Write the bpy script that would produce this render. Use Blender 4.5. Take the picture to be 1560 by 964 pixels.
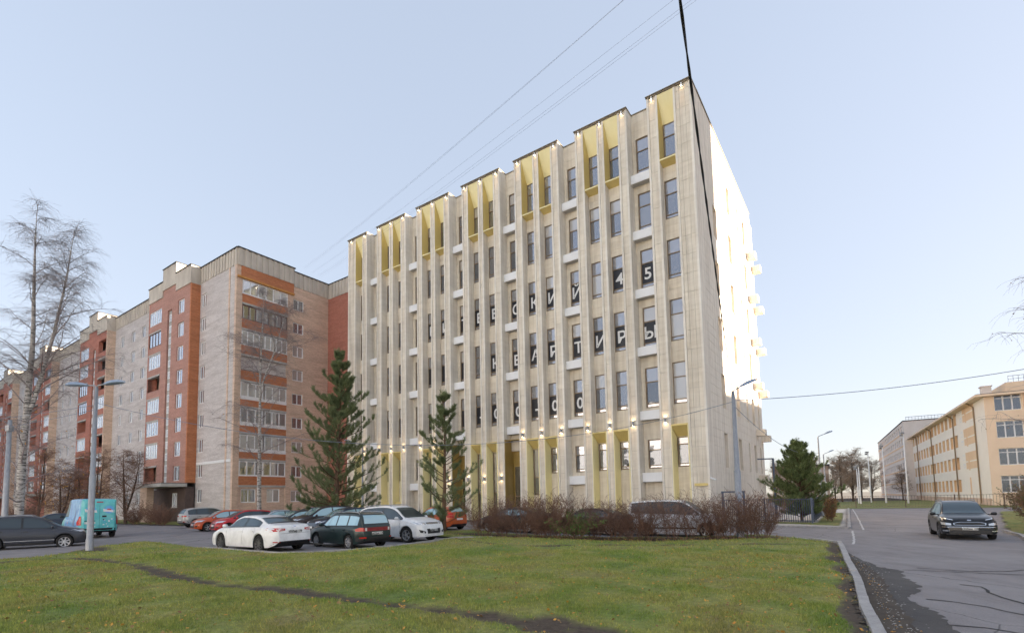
import bpy, bmesh, math, random
import numpy as np
from mathutils import Vector, Matrix
from mathutils.bvhtree import BVHTree
R = math.radians
for o in list(bpy.data.objects): bpy.data.objects.remove(o)
SC = bpy.context.scene
COL = SC.collection
# ------------------------------------------------------------------ camera, sky, sun, exposure
CAMZ = 2.15
cd = bpy.data.cameras.new('camera'); cam = bpy.data.objects.new('camera', cd); COL.objects.link(cam)
cd.sensor_width = 36; cd.lens = 17.80; cd.shift_y = 0.1391; cd.clip_start = .05; cd.clip_end = 4000
PIT, ROL = 0.0773, -0.0198
F = Vector((0, math.cos(PIT), math.sin(PIT))); U0 = Vector((0, -math.sin(PIT), math.cos(PIT))); R0 = Vector((1, 0, 0))
Rv = math.cos(ROL)*R0 + math.sin(ROL)*U0; Uv = -math.sin(ROL)*R0 + math.cos(ROL)*U0
cam.matrix_world = Matrix(((Rv.x, Uv.x, -F.x, 0), (Rv.y, Uv.y, -F.y, 0), (Rv.z, Uv.z, -F.z, CAMZ), (0, 0, 0, 1)))
SC.camera = cam
SUN_EL, SUN_AZ = R(7.5), R(2)          # azimuth from +X towards +Y
w = bpy.data.worlds.new('World'); SC.world = w; w.use_nodes = True
nt = w.node_tree; nt.nodes.clear()
sky = nt.nodes.new('ShaderNodeTexSky'); sky.sky_type = 'NISHITA'; sky.sun_disc = False
sky.sun_elevation = SUN_EL; sky.sun_rotation = math.pi/2 - SUN_AZ
sky.air_density = 1.0; sky.dust_density = 1.0; sky.ozone_density = 1.0; sky.altitude = 30
bg = nt.nodes.new('ShaderNodeBackground'); bg.inputs[1].default_value = 0.15
wo = nt.nodes.new('ShaderNodeOutputWorld')
# gamma and tint flatten the sky's contrast; no haze is modelled
gm_ = nt.nodes.new('ShaderNodeGamma'); gm_.inputs[1].default_value = .27; nt.links.new(sky.outputs[0], gm_.inputs[0])
tn = nt.nodes.new('ShaderNodeMix'); tn.data_type = 'RGBA'; tn.blend_type = 'MULTIPLY'; tn.inputs[0].default_value = 1; tn.inputs[7].default_value = (.585, .61, .70, 1)
nt.links.new(gm_.outputs[0], tn.inputs[6]); nt.links.new(tn.outputs[2], bg.inputs[0])
nt.links.new(bg.outputs[0], wo.inputs[0])
sl = bpy.data.lights.new('sun', 'SUN'); sun = bpy.data.objects.new('sun', sl); COL.objects.link(sun)
sl.energy = 3.6; sl.angle = R(0.6); sl.color = (1.0, .86, .70)
sd = Vector((math.cos(SUN_EL)*math.cos(SUN_AZ), math.cos(SUN_EL)*math.sin(SUN_AZ), math.sin(SUN_EL)))
sun.rotation_euler = sd.to_track_quat('Z', 'Y').to_euler(); sun.location = (60, 0, 60)
SC.view_settings.view_transform = 'Standard'; SC.view_settings.look = 'None'
SC.view_settings.exposure = 2.87; SC.view_settings.gamma = 1; SC.view_settings.use_curve_mapping = False

# ------------------------------------------------------------------ helpers
def S(t):
    t = min(1, max(0, t)); return t*t*(3-2*t)
def gz(x, y): return .22*S((9-x)/12)
def lz(x, y): return gz(x, y)+.1
def tag(o, label=None, cat=None, group=None, kind=None):
    if label: o['label'] = label
    if cat: o['category'] = cat
    if group: o['group'] = group
    if kind: o['kind'] = kind
    return o
def empty(name, loc, rz=0, label=None, cat=None, group=None):
    o = bpy.data.objects.new(name, None); COL.objects.link(o)
    o.location = loc; o.rotation_euler = (0, 0, rz); o.empty_display_size = .2
    return tag(o, label, cat, group)
def inst(name, me, parent=None, loc=(0, 0, 0), rot=(0, 0, 0), scale=(1, 1, 1)):
    o = bpy.data.objects.new(name, me); COL.objects.link(o); o.parent = parent
    o.location = loc; o.rotation_euler = rot; o.scale = scale
    return o
class MB:
    def __init__(s): s.v = []; s.f = []; s.m = []; s.mi = 0
    def poly(s, pts):
        n = len(s.v); s.v += [tuple(p) for p in pts]; s.f.append(tuple(range(n, n+len(pts)))); s.m.append(s.mi); return s
    def box(s, x0, x1, y0, y1, z0, z1):
        x0, x1 = min(x0, x1), max(x0, x1); y0, y1 = min(y0, y1), max(y0, y1); z0, z1 = min(z0, z1), max(z0, z1)
        n = len(s.v)
        s.v += [(x0, y0, z0), (x1, y0, z0), (x1, y1, z0), (x0, y1, z0), (x0, y0, z1), (x1, y0, z1), (x1, y1, z1), (x0, y1, z1)]
        for f in ((0, 3, 2, 1), (4, 5, 6, 7), (0, 1, 5, 4), (1, 2, 6, 5), (2, 3, 7, 6), (3, 0, 4, 7)):
            s.f.append(tuple(n+i for i in f)); s.m.append(s.mi)
        return s
    def prism(s, pts, axis, a, b):
        # polygon pts (2d) extruded along axis from a to b
        def P(p, t):
            return {'x': (t, p[0], p[1]), 'y': (p[0], t, p[1]), 'z': (p[0], p[1], t)}[axis]
        k = len(pts)
        s.poly([P(p, a) for p in pts][::-1]); s.poly([P(p, b) for p in pts])
        for i in range(k):
            p, q = pts[i], pts[(i+1) % k]
            s.poly([P(p, a), P(q, a), P(q, b), P(p, b)])
        return s
    def tube(s, pts, rad, n=8, cap=True):
        pts = [Vector(p) for p in pts]; k = len(pts)
        rad = rad if hasattr(rad, '__len__') else [rad]*k
        b = len(s.v); up = Vector((0, 0, 1))
        for i, p in enumerate(pts):
            d = (pts[min(i+1, k-1)]-pts[max(i-1, 0)]).normalized()
            a = d.cross(up if abs(d.z) < .9 else Vector((1, 0, 0))).normalized(); c = d.cross(a)
            for j in range(n):
                t = 2*math.pi*j/n
                s.v.append(tuple(p+(a*math.cos(t)+c*math.sin(t))*rad[i]))
        for i in range(k-1):
            for j in range(n):
                s.f.append((b+i*n+j, b+i*n+(j+1) % n, b+(i+1)*n+(j+1) % n, b+(i+1)*n+j)); s.m.append(s.mi)
        if cap:
            s.f.append(tuple(b+j for j in range(n))[::-1]); s.m.append(s.mi)
            s.f.append(tuple(b+(k-1)*n+j for j in range(n))); s.m.append(s.mi)
        return s
    def lathe(s, prof, n=16, axis='z', c=(0, 0, 0)):
        b = len(s.v); k = len(prof)
        for r, h in prof:
            for j in range(n):
                t = 2*math.pi*j/n; x, y = r*math.cos(t), r*math.sin(t)
                p = {'z': (x, y, h), 'y': (x, h, y), 'x': (h, x, y)}[axis]
                s.v.append((p[0]+c[0], p[1]+c[1], p[2]+c[2]))
        for i in range(k-1):
            for j in range(n):
                s.f.append((b+i*n+j, b+i*n+(j+1) % n, b+(i+1)*n+(j+1) % n, b+(i+1)*n+j)); s.m.append(s.mi)
        return s
    def mesh(s, name, mats, smooth=False):
        me = bpy.data.meshes.new(name); me.from_pydata(s.v, [], s.f)
        mats = mats if isinstance(mats, (list, tuple)) else [mats]
        for m in mats: me.materials.append(m)
        if len(mats) > 1: me.polygons.foreach_set('material_index', s.m)
        if smooth: me.polygons.foreach_set('use_smooth', [True]*len(me.polygons))
        me.update(); return me
    def obj(s, name, mats, parent=None, smooth=False, loc=(0, 0, 0), rot=(0, 0, 0)):
        return inst(name, s.mesh(name, mats, smooth), parent, loc, rot)
def fixn(me):
    bm = bmesh.new(); bm.from_mesh(me); bmesh.ops.recalc_face_normals(bm, faces=bm.faces); bm.to_mesh(me); bm.free(); return me
def npmesh(name, V, Fc, mat):
    me = bpy.data.meshes.new(name); V = np.asarray(V, np.float32); Fc = np.asarray(Fc, np.int32)
    k = Fc.shape[1]
    me.vertices.add(len(V)); me.vertices.foreach_set('co', V.ravel())
    me.loops.add(Fc.size); me.loops.foreach_set('vertex_index', Fc.ravel())
    me.polygons.add(len(Fc)); me.polygons.foreach_set('loop_start', np.arange(0, Fc.size, k, dtype=np.int32))
    for m in (mat if isinstance(mat, list) else [mat]): me.materials.append(m)
    me.update(calc_edges=True); return me
def inpoly(x, y, P):
    x = np.asarray(x); y = np.asarray(y); r = np.zeros(x.shape, bool); n = len(P)
    for i in range(n):
        x1, y1 = P[i]; x2, y2 = P[(i+1) % n]
        if y1 == y2: continue
        c = ((y1 > y) != (y2 > y)) & (x < (x2-x1)*(y-y1)/(y2-y1)+x1); r ^= c
    return r
def dpoly(x, y, P):
    d = np.full(np.shape(x), 1e9)
    for i in range(len(P)-1):
        ax, ay = P[i]; bx, by = P[i+1]; ll = (bx-ax)**2+(by-ay)**2
        t = np.clip(((x-ax)*(bx-ax)+(y-ay)*(by-ay))/ll, 0, 1)
        d = np.minimum(d, np.hypot(x-ax-t*(bx-ax), y-ay-t*(by-ay)))
    return d

# ------------------------------------------------------------------ materials
def M(name): 
    m = bpy.data.materials.new(name); m.use_nodes = True; n = m.node_tree.nodes
    return m, m.node_tree, n['Principled BSDF']
def noise(nt, vec, scale, detail=4, rough=.6):
    n = nt.nodes.new('ShaderNodeTexNoise'); n.inputs['Scale'].default_value = scale; n.inputs['Detail'].default_value = detail
    n.inputs['Roughness'].default_value = rough
    if vec: nt.links.new(vec, n.inputs['Vector'])
    return n
def ramp(nt, fac, stops):
    r = nt.nodes.new('ShaderNodeValToRGB'); nt.links.new(fac, r.inputs[0]); e = r.color_ramp.elements
    while len(e) < len(stops): e.new(.5)
    for el, (p, c) in zip(e, stops): el.position = p; el.color = (*c, 1)
    return r
def mixc(nt, fac, a, b, typ='MIX'):
    x = nt.nodes.new('ShaderNodeMix'); x.data_type = 'RGBA'; x.blend_type = typ
    for k, q in ((0, fac), (6, a), (7, b)):
        if isinstance(q, (int, float)): x.inputs[k].default_value = q
        elif isinstance(q, tuple): x.inputs[k].default_value = (*q, 1)
        else: nt.links.new(q, x.inputs[k])
    return x.outputs[2]
def pos(nt, scale=None):
    g = nt.nodes.new('ShaderNodeNewGeometry')
    if not scale: return g.outputs['Position']
    mp = nt.nodes.new('ShaderNodeMapping'); mp.inputs['Scale'].default_value = scale; nt.links.new(g.outputs['Position'], mp.inputs[0]); return mp.outputs[0]
def bump(nt, b, h, st, dist=.02):
    n = nt.nodes.new('ShaderNodeBump'); n.inputs['Strength'].default_value = st; n.inputs['Distance'].default_value = dist
    nt.links.new(h, n.inputs['Height']); nt.links.new(n.outputs[0], b.inputs['Normal'])
def pm(name, c1, c2, scale=3, rough=.7, st=0, vs=None, metal=0, rnd=0, spec=.5, fine=0):
    """two-tone noise material in world position; rnd = per-object brightness variation"""
    m, nt, b = M(name); n = noise(nt, pos(nt, vs), scale, 6)
    col = ramp(nt, n.outputs[0], [(.3, c1), (.7, c2)]).outputs[0]
    if fine:
        n2 = noise(nt, pos(nt), fine, 3); col = mixc(nt, .35, col, ramp(nt, n2.outputs[0], [(.3, (.35,)*3), (.7, (1.25,)*3)]).outputs[0], 'MULTIPLY')
    if rnd:
        oi = nt.nodes.new('ShaderNodeObjectInfo'); mr = nt.nodes.new('ShaderNodeMapRange')
        mr.inputs[3].default_value = 1-rnd; mr.inputs[4].default_value = 1+rnd; nt.links.new(oi.outputs['Random'], mr.inputs[0])
        col = mixc(nt, 1.0, col, mr.outputs[0], 'MULTIPLY')
    nt.links.new(col, b.inputs['Base Color']); b.inputs['Roughness'].default_value = rough; b.inputs['Metallic'].default_value = metal
    b.inputs['Specular IOR Level'].default_value = spec
    if st: bump(nt, b, n.outputs[0], st)
    return m
def glassy(name, c, refl=.35, rough=.03, tint=(.85, .9, 1), blend=.25):
    m, nt, b = M(name); b.inputs['Base Color'].default_value = (*c, 1); b.inputs['Roughness'].default_value = .5
    g = nt.nodes.new('ShaderNodeBsdfGlossy'); g.inputs['Roughness'].default_value = rough; g.inputs[0].default_value = (*tint, 1)
    fr = nt.nodes.new('ShaderNodeLayerWeight'); fr.inputs[0].default_value = blend
    mr = nt.nodes.new('ShaderNodeMapRange'); mr.inputs[3].default_value = refl; mr.inputs[4].default_value = 1
    nt.links.new(fr.outputs['Facing'], mr.inputs[0])
    # old panes are never quite flat
    n = noise(nt, pos(nt), .9, 2); bp = nt.nodes.new('ShaderNodeBump'); bp.inputs['Strength'].default_value = .03; bp.inputs['Distance'].default_value = .12
    nt.links.new(n.outputs[0], bp.inputs['Height']); nt.links.new(bp.outputs[0], g.inputs['Normal'])
    mx = nt.nodes.new('ShaderNodeMixShader'); nt.links.new(mr.outputs[0], mx.inputs[0]); nt.links.new(b.outputs[0], mx.inputs[1]); nt.links.new(g.outputs[0], mx.inputs[2])
    nt.links.new(mx.outputs[0], nt.nodes['Material Output'].inputs[0]); return m
def emis(name, c, s):
    m, nt, b = M(name); b.inputs['Emission Color'].default_value = (*c, 1); b.inputs['Emission Strength'].default_value = s; b.inputs['Base Color'].default_value = (*c, 1); return m
def stonem(name, c1, c2, rnd=.05):
    m, nt, b = M(name)
    n = noise(nt, pos(nt, (.5, .5, 2.2)), 1.3, 5); col = ramp(nt, n.outputs[0], [(.3, c1), (.72, c2)]).outputs[0]
    n2 = noise(nt, pos(nt, (2.2, 2.2, .12)), 1.6, 4)   # rain streaks
    col = mixc(nt, .7, col, ramp(nt, n2.outputs[0], [(.35, (.78, .74, .69)), (.6, (1.04, 1.03, 1.0))]).outputs[0], 'MULTIPLY')
    oi = nt.nodes.new('ShaderNodeObjectInfo'); mr = nt.nodes.new('ShaderNodeMapRange'); mr.inputs[3].default_value = 1-rnd; mr.inputs[4].default_value = 1+rnd
    nt.links.new(oi.outputs['Random'], mr.inputs[0]); col = mixc(nt, 1., col, mr.outputs[0], 'MULTIPLY')
    nt.links.new(col, b.inputs['Base Color']); b.inputs['Roughness'].default_value = .75
    bump(nt, b, noise(nt, pos(nt), 25, 3).outputs[0], .15, .01); return m
def brickm(name, c1, c2, mortar, rz, sx=.26, sz=.078, stain=(.55, .5, .48)):
    m, nt, b = M(name)
    g = nt.nodes.new('ShaderNodeTexCoord'); mp = nt.nodes.new('ShaderNodeMapping'); mp.inputs['Rotation'].default_value = (R(90), 0, 0)
    # brick courses in building space: x+y along, z up
    sp = nt.nodes.new('ShaderNodeSeparateXYZ'); nt.links.new(g.outputs['Object'], sp.inputs[0])
    ad = nt.nodes.new('ShaderNodeMath'); ad.operation = 'ADD'; nt.links.new(sp.outputs[0], ad.inputs[0]); nt.links.new(sp.outputs[1], ad.inputs[1])
    cb = nt.nodes.new('ShaderNodeCombineXYZ'); nt.links.new(ad.outputs[0], cb.inputs[0]); nt.links.new(sp.outputs[2], cb.inputs[1])
    br = nt.nodes.new('ShaderNodeTexBrick'); nt.links.new(cb.outputs[0], br.inputs[0])
    br.inputs['Color1'].default_value = (*c1, 1); br.inputs['Color2'].default_value = (*c2, 1); br.inputs['Mortar'].default_value = (*mortar, 1)
    br.inputs['Scale'].default_value = 1; br.inputs['Mortar Size'].default_value = .006; br.inputs['Brick Width'].default_value = sx; br.inputs['Row Height'].default_value = sz
    n = noise(nt, pos(nt, (.35, .35, 2.6)), .9, 7, .7)
    col = mixc(nt, .6, br.outputs[0], ramp(nt, n.outputs[0], [(.3, stain), (.62, (1.06, 1.05, 1.04))]).outputs[0], 'MULTIPLY')
    n3 = noise(nt, pos(nt, (1, 1, 4)), 5, 4, .7)
    col = mixc(nt, .55, col, ramp(nt, n3.outputs[0], [(.3, (.66,)*3), (.7, (1.2,)*3)]).outputs[0], 'MULTIPLY')
    nt.links.new(col, b.inputs['Base Color']); b.inputs['Roughness'].default_value = .9
    bump(nt, b, br.outputs['Fac'], .3, -.01); return m
MAT = {}
MAT['stone'] = stonem('cream_limestone', (.71, .64, .53), (.82, .755, .645))
MAT['rib'] = stonem('pale_limestone', (.76, .71, .63), (.86, .815, .735))
MAT['side'] = stonem('side_cladding', (.78, .69, .585), (.84, .755, .65))
MAT['joint'] = pm('joint', (.40, .36, .31), (.46, .42, .37))
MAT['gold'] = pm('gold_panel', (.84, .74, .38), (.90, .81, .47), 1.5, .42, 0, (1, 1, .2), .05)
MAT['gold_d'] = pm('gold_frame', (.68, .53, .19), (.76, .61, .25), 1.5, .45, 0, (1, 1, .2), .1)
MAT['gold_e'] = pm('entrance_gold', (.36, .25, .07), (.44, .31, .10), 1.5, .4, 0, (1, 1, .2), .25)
MAT['bronze'] = pm('bronze_frame', (.20, .14, .08), (.27, .19, .11), 8, .45, 0, None, .2)
MAT['cap'] = pm('dark_cap', (.20, .165, .11), (.27, .22, .16), 3, .5)
MAT['box'] = pm('white_box', (.80, .80, .80), (.86, .86, .86), 1.2, .55)
MAT['grille'] = pm('box_soffit', (.40, .38, .36), (.46, .44, .42), 3)
MAT['pane_hi'] = glassy('pane_pale', (.22, .22, .22), .32, tint=(.86, .86, .92))
MAT['pane_cu'] = glassy('pane_curtain', (.50, .48, .44), .22, tint=(.86, .86, .92))
MAT['pane_gr'] = glassy('pane_grey', (.12, .125, .125), .26, tint=(.86, .86, .92))
MAT['pane_lo'] = glassy('pane_clear', (.06, .06, .06), .28, tint=(.84, .85, .92))
MAT['pane_dk'] = glassy('pane_dark', (.02, .021, .024), .16)
MAT['banner'] = pm('window_banner', (.018, .018, .024), (.026, .026, .032), 3, .35)
MAT['white'] = pm('white_paint', (.72, .72, .71), (.80, .80, .79), 4, .5)
MAT['letter'] = pm('letter_white', (.75, .75, .75), (.8, .8, .8), 4, .5)
MAT['w_brick'] = brickm('pale_brick', (.56, .515, .495), (.66, .615, .59), (.50, .47, .45), 0)
MAT['o_brick'] = brickm('buff_brick', (.66, .48, .36), (.76, .57, .43), (.58, .46, .37), 0)
MAT['r_brick'] = brickm('red_brick', (.42, .15, .10), (.50, .19, .13), (.35, .22, .18), 0, stain=(.62, .55, .55))
MAT['or_brick'] = brickm('orange_brick', (.50, .165, .065), (.58, .215, .09), (.4, .24, .16), 0)
MAT['pink_brick'] = brickm('pink_brick', (.42, .215, .165), (.51, .27, .21), (.38, .28, .25), 0, stain=(.7, .62, .62))
MAT['dk_paint'] = pm('dark_brown_render', (.085, .06, .055), (.12, .085, .075), 2, .85)
MAT['parapet'] = pm('ribbed_concrete', (.44, .39, .33), (.60, .54, .46), 1.2, .9, .1, (1, 1, .35))
MAT['concrete'] = pm('concrete', (.36, .35, .33), (.48, .47, .44), 2, .9, .15)
MAT['roof'] = pm('bitumen', (.03, .03, .035), (.06, .06, .065), 3, .9)
MAT['wframe'] = pm('white_frame', (.70, .70, .70), (.78, .78, .78), 5, .45)
MAT['dframe'] = pm('brown_frame', (.10, .05, .035), (.16, .08, .05), 5, .6)
MAT['apt_pane'] = glassy('apartment_pane', (.10, .105, .105), .34)
MAT['apt_pane2'] = glassy('curtained_pane', (.40, .39, .35), .25)
MAT['school1'] = pm('peach_render', (.80, .62, .45), (.85, .67, .50), .6, .85)
MAT['school2'] = pm('cream_render', (.86, .79, .69), (.90, .83, .73), .6, .85)
MAT['school3'] = pm('tan_band', (.76, .53, .33), (.80, .58, .38), .6, .85)
MAT['curtain'] = pm('ochre_blind', (.58, .38, .20), (.68, .47, .28), 2, .7, rnd=.12)
MAT['far_white'] = pm('far_brick', (.72, .64, .58), (.80, .72, .66), .8, .9)
MAT['galv'] = pm('galvanised_steel', (.26, .27, .29), (.38, .39, .41), 14, .5, 0, (1, 1, .3), .35)
MAT['bluegrey'] = pm('bluegrey_lamp', (.20, .26, .36), (.28, .35, .46), 12, .5)
MAT['blackm'] = pm('black_plastic', (.012, .012, .013), (.02, .02, .022), 8, .5)
MAT['cable'] = pm('cable_black', (.015, .015, .017), (.03, .03, .032), 30, .6)
MAT['wire'] = pm('wire_grey', (.16, .18, .24), (.22, .25, .32), 30, .6)
MAT['fence'] = pm('fence_bluegrey', (.075, .095, .14), (.10, .125, .18), 6, .45)
MAT['fence_br'] = pm('fence_brown', (.12, .08, .06), (.17, .12, .09), 6, .7)
MAT['kerb'] = pm('kerb_concrete', (.33, .31, .30), (.46, .44, .42), 5, .95, .3, rnd=.08, fine=60)
MAT['slab'] = pm('yard_slabs', (.50, .46, .42), (.58, .54, .49), 2, .9, fine=20)
MAT['bark'] = pm('brown_bark', (.06, .04, .03), (.11, .075, .055), 12, .95, .4, (1, 1, .3))
MAT['twig'] = pm('brown_twig', (.15, .080, .055), (.25, .145, .10), 6, .9)
MAT['btwig'] = pm('birch_twig', (.20, .165, .16), (.32, .27, .26), 6, .9)
MAT['fartwig'] = pm('far_twig', (.26, .18, .13), (.40, .29, .20), 1.2, .9)
MAT['pinebark'] = pm('pine_bark', (.09, .055, .035), (.17, .10, .06), 9, .95, .4, (1, 1, .4))
MAT['needle'] = pm('pine_needle', (.11, .145, .062), (.23, .27, .12), 1.6, .7)
MAT['needle2'] = pm('pine_needle_light', (.12, .165, .06), (.24, .29, .11), 2.2, .7)
MAT['leaf_br'] = pm('dry_leaf', (.20, .08, .04), (.34, .22, .08), 4, .8)
MAT['leaf_ol'] = pm('olive_leaf', (.085, .09, .03), (.17, .15, .055), 4, .8)
MAT['leaf_gr'] = pm('green_leaf', (.05, .13, .02), (.12, .2, .035), 5, .7)
MAT['leaf_or'] = pm('orange_leaf', (.50, .20, .03), (.62, .36, .06), 5, .7)
def birchm():
    m, nt, b = M('birch_bark'); n = noise(nt, pos(nt, (1.2, 1.2, 5)), 2.4, 5, .65)
    nt.links.new(ramp(nt, n.outputs[0], [(.40, (.05, .045, .04)), (.50, (.42, .39, .36)), (.75, (.60, .57, .53))]).outputs[0], b.inputs['Base Color']); b.inputs['Roughness'].default_value = .85
    bump(nt, b, n.outputs[0], .4); return m
MAT['birch'] = birchm()
def asphaltm(name, a, b_, dark):
    m, nt, b = M(name)
    n = noise(nt, pos(nt), .35, 6, .65); col = ramp(nt, n.outputs[0], [(.32, a), (.68, b_)]).outputs[0]
    n2 = noise(nt, pos(nt, (1, .35, 1)), 1.1, 5, .7); col = mixc(nt, .55, col, ramp(nt, n2.outputs[0], [(.36, dark), (.5, (1, 1, 1)), (.75, (1.12, 1.12, 1.12))]).outputs[0], 'MULTIPLY')
    n3 = noise(nt, pos(nt), 45, 4, .8); col = mixc(nt, .6, col, ramp(nt, n3.outputs[0], [(.3, (.6,)*3), (.7, (1.35,)*3)]).outputs[0], 'MULTIPLY')
    v = nt.nodes.new('ShaderNodeTexVoronoi'); v.feature = 'DISTANCE_TO_EDGE'; v.inputs['Scale'].default_value = .22
    nw = noise(nt, pos(nt), 1.4, 5); wv = mixc(nt, .28, pos(nt), nw.outputs[1], 'ADD'); nt.links.new(wv, v.inputs['Vector'])
    col = mixc(nt, ramp(nt, v.outputs['Distance'], [(0, (.75,)*3), (.004, (0,)*3)]).outputs[0], col, (.025, .024, .024))
    nt.links.new(col, b.inputs['Base Color']); b.inputs['Roughness'].default_value = .85; b.inputs['Specular IOR Level'].default_value = .35
    bump(nt, b, n3.outputs[0], .5, .012); return m
MAT['asphalt'] = asphaltm('asphalt', (.225, .205, .205), (.29, .268, .265), (.7, .68, .67))
MAT['patch'] = asphaltm('dark_asphalt', (.065, .060, .058), (.105, .096, .092), (.7, .7, .7))
MAT['tar'] = pm('tar', (.02, .019, .019), (.035, .033, .032), 9, .9)
MAT['paint'] = pm('worn_road_paint', (.42, .41, .40), (.62, .61, .60), 12, .8)
MAT['dirt'] = pm('bare_earth', (.055, .042, .032), (.10, .078, .058), 2, 1, .4, fine=30)
def lawnm(name, blades):
    m, nt, b = M(name)
    n = noise(nt, pos(nt), .45, 6, .65)
    col = ramp(nt, n.outputs[0], [(.26, (.13, .22, .055)), (.40, (.225, .30, .08)), (.54, (.34, .355, .115)), (.64, (.30, .28, .115)), (.78, (.48, .42, .18))]).outputs[0]
    n2 = noise(nt, pos(nt), 7, 5, .7)
    col = mixc(nt, .7, col, ramp(nt, n2.outputs[0], [(.3, (.55, .5, .45)), (.7, (1.35, 1.3, 1.2))]).outputs[0], 'MULTIPLY')
    if not blades:
        at = nt.nodes.new('ShaderNodeAttribute'); at.attribute_name = 'dirt'
        n3 = noise(nt, pos(nt), 9, 5, .7); dc = ramp(nt, n3.outputs[0], [(.3, (.055, .041, .031)), (.7, (.125, .095, .071))]).outputs[0]
        col = mixc(nt, at.outputs['Fac'], mixc(nt, .25, col, dc), dc)
        bump(nt, b, n2.outputs[0], .8, .05)
    else:
        g = nt.nodes.new('ShaderNodeAttribute'); g.attribute_name = 'tone'
        col = mixc(nt, 1., col, ramp(nt, g.outputs['Fac'], [(0, (.66, .74, .6)), (.55, (1.0, 1.04, .95)), (1, (1.55, 1.4, 1.15))]).outputs[0], 'MULTIPLY')
    nt.links.new(col, b.inputs['Base Color']); b.inputs['Roughness'].default_value = .85; b.inputs['Specular IOR Level'].default_value = .2
    return m
MAT['lawn'] = lawnm('lawn_ground', False); MAT['blade'] = lawnm('grass_blade', True)
# ------------------------------------------------------------------ ground, road, lawns
rng = np.random.default_rng(5)
def gzv(x): 
    t = np.clip((9-x)/12, 0, 1); return .22*t*t*(3-2*t)
def sheet(name, x0, x1, y0, y1, st, off, mat, poly=None, xf=None):
    xs = np.arange(x0, x1+st*.5, st); ys = np.arange(y0, y1+st*.5, st)
    X, Y = np.meshgrid(xs, ys); nx, ny = len(xs), len(ys)
    Z = gzv(X)+off
    if xf is not None: Z = Z+xf(X, Y)
    I = np.arange(nx*ny).reshape(ny, nx)
    Fc = np.stack([I[:-1, :-1], I[:-1, 1:], I[1:, 1:], I[1:, :-1]], -1).reshape(-1, 4)
    if poly is not None:
        cx = (X[:-1, :-1]+st/2).ravel(); cy = (Y[:-1, :-1]+st/2).ravel(); Fc = Fc[inpoly(cx, cy, poly)]
    V = np.stack([X.ravel(), Y.ravel(), Z.ravel()], -1)
    used = np.unique(Fc); mp = np.full(len(V), -1); mp[used] = np.arange(len(used))
    me = npmesh(name, V[used], mp[Fc], mat); me.polygons.foreach_set('use_smooth', [True]*len(me.polygons))
    return inst(name, me), V[used]
mb = MB(); mb.poly([(-1500, -600, -.08), (1500, -600, -.08), (1500, 2600, -.08), (-1500, 2600, -.08)])
tag(mb.obj('ground', MAT['dirt']), kind='structure')
o, _ = sheet('parking_lot', -92.5, 12.5, -6, 118, 1.5, 0, MAT['asphalt']); tag(o, kind='structure')
o, _ = sheet('road', 12.5, 80, -6, 118, 1.5, 0, MAT['asphalt']); tag(o, kind='structure')
LAWN = [(-40, 2), (-30, 13), (-21.5, 17.2), (-19, 18.6), (-18.2, 19.4), (-18.6, 22.0), (-19.3, 24.4), (-19.0, 26.3), (-13.3, 21.9), (-10.2, 19.75), (-8.6, 18.85), (-7.3, 18.75),
        (-6.2, 19.5), (-4.8, 20.9), (-3.5, 23.0), (-2.85, 24.6), (-3.3, 25.6), (-4.7, 27), (-4.9, 30), (-2.2, 30.3), (-1, 27.6), (3, 25.6), (9, 25.1), (12.5, 25.7), (13.1, 22.8),
        (13.27, 21.1), (12.52, 19.8), (9.7, 15.1), (8.0, 12.2), (6.1, 9.2), (5.0, 7.3), (4.05, 5.8), (2.5, 3.2), (.5, 0)]
PATHS = [([(-17.9, 16.5), (-17.6, 17.5), (-17.2, 18.8), (-14.8, 18.0), (-11.9, 16), (-9, 13.4), (-6.65, 11.7), (-4.8, 10.9), (-3.4, 10.1), (-2.2, 9.3), (-.9, 8.5), (.05, 7.9), (.7, 7.3), (.95, 6.5)], .25),
         ([(-3.2, 25.7), (-1.8, 22.7), (-.6, 20.7), (1.2, 20.2), (3.1, 20.9), (5.9, 21.1), (8.5, 20.9), (11, 20.7), (12.2, 20.2)], .19),
         ([(13.1, 21.0), (12.4, 19.85), (9.6, 15.15), (7.9, 12.25), (6.0, 9.25), (4.9, 7.35)], .2), ([(-19, 18.8), (-18.4, 20.6), (-18.6, 22.6), (-17.4, 21.2)], .5),
         ([(-2.2, 27.2), (0, 25.4), (3, 24.4), (8, 24.0), (11.8, 24.2)], .95), ([(.6, 8.0), (1.6, 7.0)], .3)]
def dirtf(x, y):
    d = np.zeros(np.shape(x)); wob = .10*np.sin(x*2.1+y*1.3)+.07*np.sin(x*5.3-y*3.7)+.05*np.sin(x*11.3+y*8.1)*np.sin(y*13-x*4)
    for P, wd in PATHS: d = np.maximum(d, 1-np.clip((dpoly(x, y, P)+wob-wd*.45)/(wd*.9), 0, 1))
    return d
def lawnz(X, Y):
    return .03*np.sin(X*.7+1)*np.cos(Y*.55)+.015*np.sin(X*2.3+Y*1.7)-.035*dirtf(X, Y)
lawn, V = sheet('lawn', -40, 14, 0, 31, .16, .1, MAT['lawn'], LAWN, lawnz); tag(lawn, kind='structure')
at = lawn.data.attributes.new('dirt', 'FLOAT', 'POINT'); at.data.foreach_set('value', dirtf(V[:, 0], V[:, 1]).astype(np.float32))
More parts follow.
